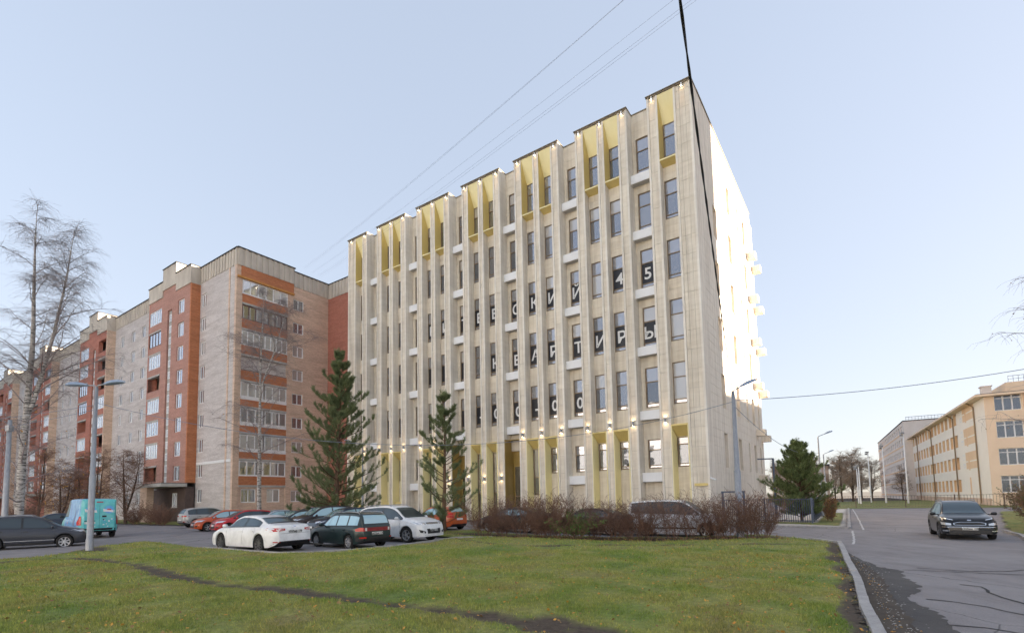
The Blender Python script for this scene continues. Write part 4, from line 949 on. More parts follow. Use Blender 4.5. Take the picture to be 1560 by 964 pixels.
class Car:
    def __init__(s, typ, paint, loc, th, label, cat='car', group='parked cars', sc=(1, 1, 1), glass='car_glass', rim='alloy', clad=False, spokes=5, name='parked_car'):
        T = TY[typ]; s.T = T; s.hw = T['W']/2
        s.root = empty(name, (loc[0], loc[1], loc[2] if len(loc) > 2 else gz(loc[0], loc[1])), R(th), label, cat, group)
        s.root.scale = sc; s.glass = MAT[glass]; s.rim = MAT[rim]; s.spokes = spokes
        x0, x1 = T['top'][0][0], T['top'][-1][0]; ax = T['ax']; ra = T['wr']+.055; s.ra = ra
        xs = set(np.round(np.arange(x0, x1+.001, .09), 3)) | {x0, x1} | {k[0] for k in T['top']}
        for a in ax: xs |= set(np.round(a+ra*np.sin(np.linspace(-math.pi/2, math.pi/2, 15)), 3)) | {a-ra-.004, a+ra+.004}
        xs |= set(np.round(np.linspace(x0, x0+.3, 7), 3)) | set(np.round(np.linspace(x1-.3, x1, 7), 3))
        xs = np.array(sorted(xs)); top = hermite(T['top'], xs); low = hermite(T['low'], xs); bl = np.minimum(hermite(T['belt'], xs), top-.03); wt = hermite(T['wt'], xs)
        L = (x1-x0)/2; c = (x0+x1)/2; e = np.clip((np.abs(xs-c)-(L-.62))/.62, 0, 1); pf = 1-.26*e**2.6
        s.xs, s.top, s.bl, s.wt = xs, top, bl, wt
        hw = s.hw*pf; rings = []
        for i, x in enumerate(xs):
            zl, zt, zb, W_ = low[i], top[i], bl[i], hw[i]; wtp = min(wt[i], W_-.02)
            zl = min(zl, zb-.05); arch = 0
            for a in ax:
                if abs(x-a) < ra: arch = max(arch, T['wr']+.0+math.sqrt(max(0, ra*ra-(x-a)**2)))
            def z(t): return zl+(zb-zl)*t
            cr = min(.05, (zt-zb)*.5)
            P = [(0, zl), (W_*.62, zl), (W_*.64, max(zl, arch)), (W_*.955, max(zl, arch)), (W_*.985, max(z(.14), arch+.02)), (W_*1.0, max(z(.42), arch+.04)), (W_*.995, max(z(.70), arch+.06)), (W_*.965, max(z(.90), arch+.08)), (W_*.935, zb)]
            w0 = W_*.925
            for t in (.06, .5, .88): P.append((w0+(wtp-w0)*(t+.12*t*(1-t)), zb+(zt-cr-zb)*t))
            P += [(wtp*.985, zt-cr*.7), (wtp*.9, zt-cr*.22), (wtp*.5, zt), (0, zt+.004)]
            rings.append(P)
        nP = len(rings[0]); mb = MB(); n = len(xs)
        full = []
        for i, x in enumerate(xs):
            r = [(x, y, z) for y, z in rings[i]]+[(x, -y, z) for y, z in rings[i][-2:0:-1]]; full.append(r); mb.v += r
        k = len(full[0])
        for i in range(n-1):
            for j in range(k):
                mb.f.append((i*k+j, (i+1)*k+j, (i+1)*k+(j+1) % k, i*k+(j+1) % k)); jj = j if j < nP-1 else k-1-j
                mb.m.append(1 if jj < 3 or (clad and jj < 4) else 0)
        mb.f.append(tuple(range(k))); mb.m.append(0); mb.f.append(tuple((n-1)*k+j for j in range(k))[::-1]); mb.m.append(0)
        me = fixn(mb.mesh('body', [paint, MAT['trim']], True)); me.set_sharp_from_angle(angle=R(32)); s.body = inst('body', me, s.root)
        bm = bmesh.new(); bm.from_mesh(me); s.bvh = BVHTree.FromBMesh(bm); bm.free()
        s.x0, s.x1 = x0, x1; s.paint = paint
        s.std(typ, clad)
    def zt(s, x): return float(np.interp(x, s.xs, s.top))
    def zb(s, x): return float(np.interp(x, s.xs, s.bl))
    def w(s, x): return float(np.interp(x, s.xs, s.wt))
    def patch(s, name, grid, d, mat, off=.006, parent=None):
        """grid: rows of ray origins; projected along d onto the body"""
        d = Vector(d); mb = MB(); V = []; last = None
        for row in grid:
            rw = []
            for o in row:
                h = s.bvh.ray_cast(Vector(o), d)
                p = (h[0]+h[1]*off if h[1].dot(d) < 0 else h[0]-h[1]*off) if h[0] is not None else (last if last is not None else Vector(o))
                last = p; rw.append(p)
            V.append(rw)
        for i in range(len(V)-1):
            for j in range(len(V[0])-1): mb.poly([V[i][j], V[i][j+1], V[i+1][j+1], V[i+1][j]])
        me = mb.mesh(name, mat, True); bm = bmesh.new(); bm.from_mesh(me); bmesh.ops.remove_doubles(bm, verts=bm.verts, dist=1e-4); bmesh.ops.recalc_face_normals(bm, faces=bm.faces)
        for f in bm.faces:
            if f.normal.dot(d) > .0: f.normal_flip()
        bm.to_mesh(me); bm.free(); return inst(name, me, parent or s.root)
    def side(s, name, lo, hi, mat, n=10, m=4, off=.006, sides=(1, -1), parent=None):
        """lo/hi polylines in (x,z)"""
        out = []
        lx = lambda P, t: (np.interp(t, np.linspace(0, 1, len(P)), [p[0] for p in P]), np.interp(t, np.linspace(0, 1, len(P)), [p[1] for p in P]))
        for sg in sides:
            g = []
            for j in range(m):
                r = []
                for i in range(n):
                    a, b = lx(lo, i/(n-1)), lx(hi, i/(n-1)); t = j/(m-1)
                    r.append((a[0]+(b[0]-a[0])*t, sg*2.2, a[1]+(b[1]-a[1])*t))
                g.append(r)
            out.append(s.patch(name, g, (0, -sg, 0), mat, off, parent))
        return out
    def end(s, name, lo, hi, mat, front=True, n=8, m=4, off=.006, mirror=False, parent=None):
        """lo/hi polylines in (y,z), projected from the front or the back"""
        out = []
        lx = lambda P, t: (np.interp(t, np.linspace(0, 1, len(P)), [p[0] for p in P]), np.interp(t, np.linspace(0, 1, len(P)), [p[1] for p in P]))
        for sg in ((1, -1) if mirror else (1,)):
            g = []
            for j in range(m):
                r = []
                for i in range(n):
                    a, b = lx(lo, i/(n-1)), lx(hi, i/(n-1)); t = j/(m-1)
                    r.append((4 if front else -4, sg*(a[0]+(b[0]-a[0])*t), a[1]+(b[1]-a[1])*t))
                g.append(r)
            out.append(s.patch(name, g, (-1 if front else 1, 0, 0), mat, off, parent))
        return out
    def std(s, typ, clad):
        T = s.T; wr = T['wr']
        # glass
        x_t, x_b = T['ws']
        def topgrid(a, b, k, m=8, n=10):
            return [[(a+(b-a)*j/(m-1), (-1+2*i/(n-1))*(s.w(a+(b-a)*j/(m-1))*k), 4) for i in range(n)] for j in range(m)]
        s.patch('windscreen_seal', topgrid(x_t-.03, x_b+.04, .955), (0, 0, -1), MAT['trim'], .003)
        s.patch('windscreen', topgrid(x_t, x_b, .92), (0, 0, -1), s.glass, .007)
        if T['rw']:
            a, b, md = T['rw']
            if md == 'top':
                s.patch('rear_window_seal', topgrid(a-.02, b+.02, .95), (0, 0, -1), MAT['trim'], .003); s.patch('rear_window', topgrid(a, b, .92), (0, 0, -1), s.glass, .007)
            else:
                z0, z1 = s.zt(a), s.zt(b)-.03; wy = s.w(a)*.93
                z0 = s.zb(s.x0+.1)+.10
                s.end('rear_window_seal', [(-wy, z0-.03), (wy, z0-.03)], [(-wy*.93, z1+.03), (wy*.93, z1+.03)], MAT['trim'], False, 10, 6, .003)
                s.end('rear_window', [(-wy*.95, z0), (wy*.95, z0)], [(-wy*.88, z1), (wy*.88, z1)], s.glass, False, 10, 6, .007)
        for x0, x1 in T['win']:
            P = np.linspace(x0, x1, 7); lo = [(x, s.zb(x)+.05) for x in P]; hi = [(x, max(s.zb(x)+.055, s.zt(x)-.115)) for x in P]
            s.side('side_window', lo, hi, s.glass, 9, 4, .007)
        xa, xb = T['win'][0][0]-.03, T['win'][-1][1]+.06; P = np.linspace(xa, xb, 14)
        s.side('window_surround', [(x, s.zb(x)+.025) for x in P], [(x, max(s.zb(x)+.03, s.zt(x)-.09)) for x in P], MAT['trim'], 22, 5, .003)
        # door gaps and handles
        for x in T['doors']: s.side('door_gap', [(x-.006, .30), (x+.006, .30)], [(x-.006, s.zb(x)-.01), (x+.006, s.zb(x)-.01)], MAT['trim'], 2, 8, .002)
        hb = MB(); hb.box(-.09, .09, -.018, .018, -.016, .016); hme = hb.mesh('door_handle', MAT['trim'] if clad else s.paint)
        for x in T['doors'][:2]:
            for sg in (1, -1):
                h = s.bvh.ray_cast(Vector((x+.17, sg*2, s.zb(x)-.13)), Vector((0, -sg, 0)))
                if h[0]: inst('door_handle', hme, s.root, h[0]+h[1]*.012)
        # mirrors
        xm = T['win'][-1][1]-.12; zm = s.zb(xm)+.10
        mm = MB(); mm.lathe([(.001, -.11), (.055, -.09), (.075, -.02), (.075, .05), (.05, .09), (.001, .10)], 10, 'y'); mm.v = [(v[0]*.85, v[1], v[2]*1.0) for v in mm.v]; mm.box(-.02, .02, -.2, -.05, -.06, -.02)
        mme = mm.mesh('mirror', s.paint if typ != 'van' else MAT['trim'], True)
        for sg in (1, -1): inst('mirror', mme, s.root, (xm, sg*(s.hw+.09), zm), (0, 0, 0 if sg > 0 else math.pi))
        # wheels
        t = MB(); hwid = .11; t.lathe([(wr*.66, -hwid+.01), (wr*.72, -hwid), (wr*.93, -hwid), (wr, -hwid+.03), (wr, hwid-.03), (wr*.93, hwid), (wr*.72, hwid), (wr*.66, hwid-.01)], 26, 'y'); tme = t.mesh('wheel', MAT['tyre'], True); tme.set_sharp_from_angle(angle=R(40))
        r = MB(); r.mi = 0; r.lathe([(wr*.70, hwid-.005), (wr*.64, hwid-.01), (wr*.60, hwid-.05), (wr*.60, -hwid+.03)], 26, 'y'); r.lathe([(.001, hwid-.005), (wr*.13, hwid-.01), (wr*.17, hwid-.04)], 12, 'y')
        for k in range(s.spokes):
            a = 2*math.pi*k/s.spokes; ca, sa = math.cos(a), math.sin(a); q = []
            for rad, hw_, yy in ((wr*.12, wr*.075, hwid-.018), (wr*.62, wr*.10, hwid-.012)): q += [(ca*rad-sa*hw_, yy, sa*rad+ca*hw_), (ca*rad+sa*hw_, yy, sa*rad-ca*hw_)]
            r.poly([q[0], q[1], q[3], q[2]]); qq = [(p[0], p[1]-.05, p[2]) for p in q]; r.poly([q[0], q[2], qq[2], qq[0]]); r.poly([q[1], qq[1], qq[3], q[3]])
        r.mi = 1; r.lathe([(.001, -.02), (wr*.62, -.02)], 20, 'y'); rme = r.mesh('rim', [s.rim, MAT['blackm']])
        for x in T['ax']:
            for sg in (1, -1):
                wo_ = inst('wheel', tme, s.root, (x, sg*(s.hw-.125), wr), (0, 0, 0 if sg > 0 else math.pi)); inst('rim', rme, wo_)
        # arch lips and plates
        if clad:
            for a in T['ax']:
                g = np.linspace(0, math.pi, 13); lo = [(a+s.ra*1.0*math.cos(t_), wr+s.ra*1.0*math.sin(t_)+.01) for t_ in g]; hi = [(a+(s.ra+.07)*math.cos(t_), wr+(s.ra+.07)*math.sin(t_)) for t_ in g]
                s.side('arch_cladding', lo, hi, MAT['trim'], 13, 2, .006)
    def plate(s, y, z, front, txt=None, w_=.52):
        o = s.end('number_plate', [(y-w_/2, z-.056), (y+w_/2, z-.056)], [(y-w_/2, z+.056), (y+w_/2, z+.056)], MAT['plate'], front, 4, 3, .022)[0]
        d = -1 if front else 1; h = s.bvh.ray_cast(Vector((-4*d, y, z)), Vector((d, 0, 0)))
        if h[0] is not None and txt:
            c = bpy.data.curves.new('t', 'FONT'); c.body = txt; c.size = .115; c.align_x = 'CENTER'; c.offset = .004; c.resolution_u = 2
            ob = bpy.data.objects.new('t', c); COL.objects.link(ob); bpy.context.view_layer.update()
            me = bpy.data.meshes.new_from_object(ob.evaluated_get(bpy.context.evaluated_depsgraph_get())); bpy.data.objects.remove(ob); me.materials.clear(); me.materials.append(MAT['ink'])
            inst('plate_text', me, o, (h[0].x-d*.034, y, z-.042), (math.pi/2, 0, math.pi/2 if front else -math.pi/2))
        return o
    def roofrails(s, x0, x1):
        for sg in (1, -1):
            m_ = MB(); P = [(x0, sg*(s.w(x0)*.93), s.zt(x0)-.02)]+[(x, sg*(s.w(x)*.93), s.zt(x)+.035) for x in np.linspace(x0+.12, x1-.12, 5)]+[(x1, sg*(s.w(x1)*.93), s.zt(x1)-.02)]
            m_.tube(P, .018, 6); m_.obj('roof_rail', MAT['galv'], s.root, True)
P_ = {k: paintm('paint_'+k, c, me_) for k, c, me_ in (('white', (.82, .82, .82), 0), ('green', (.010, .026, .026), .15), ('red', (.50, .015, .02), 0), ('orange', (.56, .085, .018), 0), ('orange2', (.55, .10, .02), 0), ('silver', (.50, .49, .47), .35),
      ('graphite', (.050, .053, .066), .3), ('black', (.004, .004, .006), 0), ('navy', (.02, .03, .055), .2), ('paleblue', (.42, .46, .52), .2), ('darkgrey', (.035, .033, .033), .2), ('brown', (.03, .018, .015), .2), ('blue', (.06, .12, .28), .2))}
# white saloon, seen from behind
c = Car('sedan', P_['white'], (-10.73, 21.6), 147, 'white saloon car parked at the kerb next to the dark green estate', glass='car_glass', rim='alloy_dk', spokes=9)
c.end('tail_light', [(.42, .86), (.86, .82)], [(.42, .93), (.90, .97)], MAT['red_lens'], False, 8, 3, .008, True)
c.end('tail_lens', [(.48, .885), (.74, .87)], [(.48, .905), (.74, .91)], MAT['white_lens'], False, 5, 2, .012, True)
c.end('bumper_trim', [(-.92, .22), (.92, .22)], [(-.80, .36), (.80, .36)], MAT['trim'], False, 14, 3, .01)
c.end('reflector', [(.62, .40), (.82, .40)], [(.62, .44), (.82, .44)], MAT['red_lens'], False, 3, 2, .012, True)
c.plate(0, .82, False, 'х337мр 178'); c.end('badge', [(-.06, .97), (.06, .97)], [(-.06, 1.03), (.06, 1.03)], MAT['chrome'], False, 3, 3, .01)
c.end('boot_gap', [(-.62, .74), (.62, .74)], [(-.62, .748), (.62, .748)], MAT['trim'], False, 8, 2, .003)
# dark green estate
c = Car('wagon', P_['green'], (-7.13, 22.1), 140, 'dark green older estate car with red rear light band between two white cars', glass='car_glass_teal', rim='alloy', spokes=8)
c.end('light_band', [(-.74, .74), (.74, .74)], [(-.74, .88), (.74, .88)], pm('dark_red_band', (.20, .015, .018), (.27, .025, .025), 6, .3), False, 14, 3, .008)
c.end('tail_light', [(.56, .74), (.80, .74)], [(.56, .88), (.80, .88)], MAT['red_lens'], False, 4, 3, .012, True); c.end('tail_lens', [(.50, .75), (.58, .75)], [(.50, .87), (.58, .87)], MAT['white_lens'], False, 3, 3, .014, True)
c.end('bumper', [(-.80, .34), (.80, .34)], [(-.80, .50), (.80, .50)], MAT['trim'], False, 12, 3, .03); c.end('reflector', [(.55, .46), (.73, .46)], [(.55, .51), (.73, .51)], MAT['red_lens'], False, 3, 2, .04, True)
c.plate(.02, .64, False, 'м622нк 178'); c.roofrails(-1.7, .15)
# white crossover, nose to the lawn
c = Car('suv', P_['white'], (-5.6, 24.9), -32, 'white crossover parked nose to the lawn behind the dark green estate', glass='car_glass', rim='alloy', spokes=5)
def suv_front(c, hl='lampglass', grille=True):
    c.end('headlight', [(.46, .80), (.86, .84)], [(.46, .90), (.88, .96)], MAT[hl], True, 7, 3, .008, True)
    c.end('upper_grille', [(-.40, .83), (.40, .83)], [(-.42, .90), (.42, .90)], MAT['trim'], True, 8, 3, .01)
    c.end('lower_grille', [(-.42, .40), (.42, .40)], [(-.46, .62), (.46, .62)], MAT['trim'], True, 8, 3, .01)
    c.end('fog_recess', [(.56, .42), (.78, .46)], [(.54, .50), (.82, .60)], MAT['trim'], True, 4, 3, .01, True)
    c.end('bumper_lip', [(-.85, .26), (.85, .26)], [(-.80, .34), (.80, .34)], MAT['trim'], True, 10, 2, .01)
suv_front(c); c.plate(0, .56, True, 'о096вт 178'); c.end('chrome_bar', [(-.38, .85), (.38, .85)], [(-.38, .87), (.38, .87)], MAT['chrome'], True, 6, 2, .016); c.roofrails(-1.7, .1)
# black crossover on the road
c = Car('suv', P_['black'], (20.55, 23.5), -123, 'glossy black crossover facing the camera on the road at right', glass='car_glass', rim='alloy_dk', sc=(1, 1.03, .97), spokes=5)
c.end('headlight', [(.58, .64), (.86, .66)], [(.58, .73), (.88, .78)], MAT['lampglass'], True, 6, 3, .01, True); c.end('grille_frame', [(-.50, .66), (-.3, .645), (.3, .645), (.50, .66)], [(-.52, .74), (-.34, .79), (.34, .79), (.52, .74)], MAT['chrome'], True, 12, 3, .008)
c.end('grille', [(-.47, .675), (-.28, .66), (.28, .66), (.47, .675)], [(-.48, .73), (-.32, .775), (.32, .775), (.48, .73)], MAT['trim'], True, 12, 3, .016)
c.end('chrome_strip', [(-.86, .56), (-.5, .565), (.5, .565), (.86, .56)], [(-.86, .585), (-.5, .585), (.5, .585), (.86, .585)], MAT['chrome'], True, 14, 2, .012)
c.end('lower_grille', [(-.62, .30), (.62, .30)], [(-.66, .44), (.66, .44)], MAT['trim'], True, 8, 3, .01); c.end('fog_lamp', [(.66, .38), (.84, .38)], [(.66, .43), (.84, .43)], MAT['lampglass'], True, 4, 2, .012, True)
c.end('badge', [(-.06, .84), (.06, .84)], [(-.06, .88), (.06, .88)], MAT['chrome'], True, 4, 2, .016); c.plate(0, .50, True, 'к355нк 178')
c.end('upper_light', [(.50, .86), (.80, .92)], [(.52, .90), (.84, .97)], MAT['lampglass'], True, 5, 2, .01, True); c.roofrails(-1.7, .1)
# grey crossover at the left edge
c = Car('suv', P_['graphite'], (-23.55, 24.95, .13), 38, 'graphite grey crossover cut by the left edge of the picture', glass='car_glass', rim='alloy', sc=(.93, .96, .97), clad=True, spokes=7)
suv_front(c); c.side('indicator', [(1.98, .93), (2.12, .90)], [(1.96, 1.0), (2.10, .95)], MAT['amber'], 4, 2, .012); c.roofrails(-1.7, .1)
c.side('sill_strip', [(-.95, .46), (.95, .46)], [(-.95, .50), (.95, .50)], MAT['galv'], 6, 2, .012)
# silver crossover, orange and red hatchbacks
c = Car('suv', P_['silver'], (-26.4, 44.3), 50, 'silver crossover seen from behind by the apartment block corner', rim='alloy', clad=True)
c.end('tail_light', [(.36, .92), (.88, .92)], [(.36, 1.02), (.88, 1.06)], MAT['red_lens'], False, 7, 3, .01, True); c.end('bumper', [(-.9, .34), (.9, .34)], [(-.88, .58), (.88, .58)], MAT['trim'], False, 12, 3, .012); c.plate(0, .66, False)
c.end('reflector', [(.6, .52), (.8, .52)], [(.6, .56), (.8, .56)], MAT['red_lens'], False, 3, 2, .016, True)
def hatch_front(c):
    c.end('headlight', [(.42, .64), (.80, .70)], [(.44, .73), (.80, .82)], MAT['lampglass'], True, 7, 3, .01, True); c.end('grille', [(-.36, .56), (.36, .56)], [(-.40, .64), (.40, .64)], MAT['trim'], True, 7, 2, .01)
    c.end('lower_grille', [(-.5, .28), (.5, .28)], [(-.45, .42), (.45, .42)], MAT['trim'], True, 7, 3, .01); c.end('fog_recess', [(.58, .32), (.74, .36)], [(.58, .40), (.76, .44)], MAT['trim'], True, 3, 2, .012, True); c.plate(0, .48, True)
c = Car('hatch', P_['orange'], (-21.6, 38.0), 225, 'orange-red hatchback parked between the silver crossover and a crimson hatchback', glass='car_glass_teal'); hatch_front(c)
c = Car('hatch', P_['red'], (-18.9, 35.9), 225, 'crimson red hatchback parked behind the white saloon', rim='alloy_dk'); hatch_front(c)
# second row seen over the white saloon
c = Car('sedan', P_['paleblue'], (-17.2, 37.2), 225, 'pale silver-blue saloon right of the crimson hatchback, mostly hidden', glass='car_glass_teal'); c.end('headlight', [(.45, .62), (.80, .66)], [(.45, .72), (.82, .78)], MAT['lampglass'], True, 6, 3, .01, True)
c = Car('sedan', P_['darkgrey'], (-14.4, 34.6), 225, 'dark grey saloon between the pale blue saloon and the black crossover', glass='car_glass_teal'); c.end('headlight', [(.45, .62), (.80, .66)], [(.45, .72), (.82, .78)], MAT['lampglass'], True, 6, 3, .01, True)
c = Car('suv', P_['brown'], (-12.3, 32.9), 225, 'black-brown crossover with pale windscreen left of the big pine', glass='car_glass_teal'); suv_front(c); c.plate(0, .56, True)
c = Car('suv', P_['navy'], (-10.0, 30.4), 225, 'navy crossover parked in front of the big pine', glass='car_glass_teal', sc=(.95, 1, .93)); suv_front(c); c.plate(0, .56, True)
c = Car('hatch', P_['blue'], (-17.8, 44.6), 225, 'small blue car far behind the parked row, only its roof showing'); hatch_front(c)
c = Car('hatch', P_['orange2'], (-4.9, 33.6), 140, 'bright orange hatchback parked behind the slender pine', rim='alloy_dk', glass='car_glass_teal')
c.end('tail_light', [(.52, .80), (.80, .80)], [(.52, 1.08), (.74, 1.10)], MAT['red_lens'], False, 5, 4, .01, True); c.plate(0, .70, False)
# behind the hedge
c = Car('sedan', P_['darkgrey'], (.15, 30.3), 145, 'dark saloon hidden behind the left part of the bare hedge', glass='car_glass_teal'); c.end('tail_light', [(.42, .84), (.88, .82)], [(.42, .94), (.9, .97)], MAT['red_lens'], False, 6, 3, .01, True)
c = Car('sedan', P_['black'], (4.5, 28.9), 145, 'black saloon with chrome window line hidden behind the middle of the bare hedge'); c.end('tail_light', [(.42, .84), (.88, .82)], [(.42, .94), (.9, .97)], MAT['red_lens'], False, 6, 3, .01, True)
c.side('chrome_line', [(-1.3, 1.0), (1.0, .96)], [(-1.3, 1.02), (1.0, .98)], MAT['chrome'], 8, 2, .012)
c = Car('mpv', P_['white'], (8.75, 27.2), -30, 'white people carrier parked behind the right end of the bare hedge', rim='alloy', cat='minivan')
c.end('headlight', [(.50, .72), (.86, .76)], [(.50, .84), (.88, .92)], MAT['lampglass'], True, 6, 3, .01, True); c.end('grille', [(-.45, .5), (.45, .5)], [(-.5, .72), (.5, .72)], MAT['trim'], True, 8, 3, .01); c.side('rub_strip', [(-1.1, .42), (1.1, .42)], [(-1.1, .50), (1.1, .50)], MAT['trim'], 6, 2, .01)
# turquoise delivery van
def vanm():
    m, nt, b = M('van_wrap'); tc = nt.nodes.new('ShaderNodeTexCoord'); sp = nt.nodes.new('ShaderNodeSeparateXYZ'); nt.links.new(tc.outputs['Object'], sp.inputs[0])
    n = noise(nt, tc.outputs['Object'], 2.6, 5, .65)
    sky_ = ramp(nt, n.outputs[0], [(.34, (.04, .17, .50)), (.52, (.10, .36, .66)), (.74, (.35, .58, .75))]).outputs[0]
    rear = ramp(nt, n.outputs[0], [(.45, (.10, .50, .52)), (.60, (.16, .58, .58))]).outputs[0]
    mr = nt.nodes.new('ShaderNodeMapRange'); mr.inputs[1].default_value = -2.55; mr.inputs[2].default_value = -2.40; nt.links.new(sp.outputs[0], mr.inputs[0])
    mr2 = nt.nodes.new('ShaderNodeMapRange'); mr2.inputs[1].default_value = 1.2; mr2.inputs[2].default_value = 1.6; nt.links.new(sp.outputs[0], mr2.inputs[0])
    col = mixc(nt, mr2.outputs[0], mixc(nt, mr.outputs[0], rear, sky_), (.07, .40, .42))
    nt.links.new(col, b.inputs['Base Color']); b.inputs['Roughness'].default_value = .4; b.inputs['Coat Weight'].default_value = .25; return m
c = Car('van', vanm(), (-27.5, 33.0), 140, 'turquoise delivery van with blue picture wrap parked behind the grey crossover', cat='van', name='delivery_van')
c.end('rear_bumper', [(-.98, .40), (.98, .40)], [(-.98, .62), (.98, .62)], MAT['trim'], False, 10, 3, .03)
c.end('tail_light', [(.84, .82), (.99, .82)], [(.84, 1.35), (.99, 1.38)], MAT['red_lens'], False, 4, 4, .02, True); c.end('corner_panel', [(.86, 1.38), (.99, 1.38)], [(.82, 2.2), (.93, 2.2)], MAT['trim'], False, 3, 5, .012, True)
c.end('door_seam', [(-.006, .62), (.006, .62)], [(-.006, 2.28), (.006, 2.28)], MAT['trim'], False, 2, 5, .006)
c.end('brake_light', [(-.16, 2.18), (.16, 2.18)], [(-.16, 2.23), (.16, 2.23)], MAT['red_lens'], False, 3, 2, .014); c.end('door_handle', [(-.34, 1.28), (-.12, 1.28)], [(-.34, 1.38), (-.12, 1.38)], MAT['trim'], False, 3, 2, .016); c.end('lock', [(-.24, 1.10), (-.16, 1.10)], [(-.24, 1.16), (-.16, 1.16)], MAT['trim'], False, 3, 2, .016)
c.plate(.46, .95, False); c.end('plate_light', [(.2, 1.05), (.72, 1.05)], [(.2, 1.09), (.72, 1.09)], MAT['trim'], False, 4, 2, .016)
def stick(mat, cx, cz, pts, nm='sticker', off=.012):
    up = [(cx+p[0], cz+p[1]) for p in pts if p[1] >= 0]; dn = [(cx+p[0], cz+p[1]) for p in pts if p[1] <= 0]
    c.end(nm, dn, up, mat, False, 8, 3, off)
circ = [(-.24*math.cos(t_), .24*math.sin(t_)) for t_ in np.linspace(0, math.pi, 9)]
lo_ = [(p[0], -p[1]) for p in circ]
blue_s = pm('sticker_blue', (.10, .35, .70), (.16, .48, .78), 5, .4); pink_s = pm('sticker_white', (.75, .72, .72), (.8, .78, .78), 5, .4); red_s = pm('sticker_red', (.6, .06, .08), (.66, .1, .12), 5, .4)
for cx in (.42, -.46):
    c.end('sticker', [(cx+p[0], 1.74+p[1]) for p in lo_], [(cx+p[0], 1.74+p[1]) for p in circ], blue_s, False, 9, 5, .011)
    c.end('sticker', [(cx-.30, 1.56), (cx, 1.60), (cx+.28, 1.62)], [(cx-.26, 1.72), (cx, 1.70), (cx+.30, 1.80)], pink_s, False, 7, 3, .015)
    c.end('sticker', [(cx-.10, 1.70), (cx+.10, 1.72)], [(cx-.10, 1.78), (cx+.10, 1.80)], red_s, False, 3, 2, .019)
rs = random.Random(8)
for i in range(16):
    y, z = rs.choice((-1, -1, -1, 1))*rs.uniform(.15, .8), rs.uniform(.68, 1.15); d = rs.uniform(.025, .05)
    c.end('petal_sticker', [(y-d, z), (y+d, z)], [(y-d*.7, z+d*1.3), (y+d*.7, z+d*1.3)], pink_s if i % 3 else blue_s, False, 3, 2, .012)
c.side('eiffel_print', [(-1.62, .75), (-1.40, .80), (-1.34, .80), (-1.12, .75)], [(-1.36, 1.85), (-1.355, 1.9), (-1.35, 1.9), (-1.345, 1.85)], pm('print_navy', (.08, .12, .25), (.12, .18, .35), 5, .4), 8, 6, .008)
for i, (x, wd) in enumerate(((.5, .12), (.3, .10), (.12, .1), (-.06, .1), (-.24, .08))): c.side('lettering', [(x-wd*.7, .82), (x, .80)], [(x-wd*.7, .98+.03*(i == 0)), (x, .98)], blue_s if i else red_s, 2, 2, .008)
c = Car('sedan', P_['navy'], (-38.2, 42.5), 230, 'small dark blue car peeking out beyond the front of the turquoise van'); c.end('headlight', [(.45, .62), (.80, .66)], [(.45, .72), (.82, .78)], MAT['lampglass'], True, 6, 3, .01, True)
# ------------------------------------------------------------------ trees and shrubs
def tubes(segs, n):
    """segs: array (k,8) p0 p1 r0 r1 -> verts, quads"""
    A_ = np.array(segs, float); p0, p1, r0, r1 = A_[:, :3], A_[:, 3:6], A_[:, 6], A_[:, 7]
    d = p1-p0; d /= np.linalg.norm(d, axis=1)[:, None]+1e-9
    ref = np.where(np.abs(d[:, 2:3]) < .9, [[0, 0, 1.]], [[1., 0, 0]]); a = np.cross(d, ref); a /= np.linalg.norm(a, axis=1)[:, None]; b = np.cross(d, a)
    V = []
    for j in range(n):
        t = 2*math.pi*j/n; o = a*math.cos(t)+b*math.sin(t); V += [p0+o*r0[:, None], p1+o*r1[:, None]]
    V = np.stack(V, 1); k = len(A_); base = (np.arange(k)*2*n)[:, None]
    Fc = np.concatenate([base+np.array([[2*j, 2*((j+1) % n), 2*((j+1) % n)+1, 2*j+1]]) for j in range(n)])
    return V.reshape(-1, 3), Fc
def joinm(parts):
    V = []; Fc = []; o = 0
    for v, f in parts: V.append(v); Fc.append(f+o); o += len(v)
    return np.concatenate(V), np.concatenate(Fc)
def rvec(r): 
    a = r.uniform(0, 6.283); return Vector((math.cos(a), math.sin(a), 0))
def grow(segs, p, d, L, r0, r1, n, wob, droop, r):
    """one limb as n segments; returns points"""
    pts = [p.copy()]; q = p.copy(); d = d.normalized()
    for i in range(n):
        d = (d+Vector((r.gauss(0, wob), r.gauss(0, wob), r.gauss(0, wob)-droop*(i+1)/n))).normalized(); e = q+d*(L/n)
        segs.append((*q, *e, r0+(r1-r0)*i/n, r0+(r1-r0)*(i+1)/n)); q = e; pts.append(q.copy())
    return pts, d
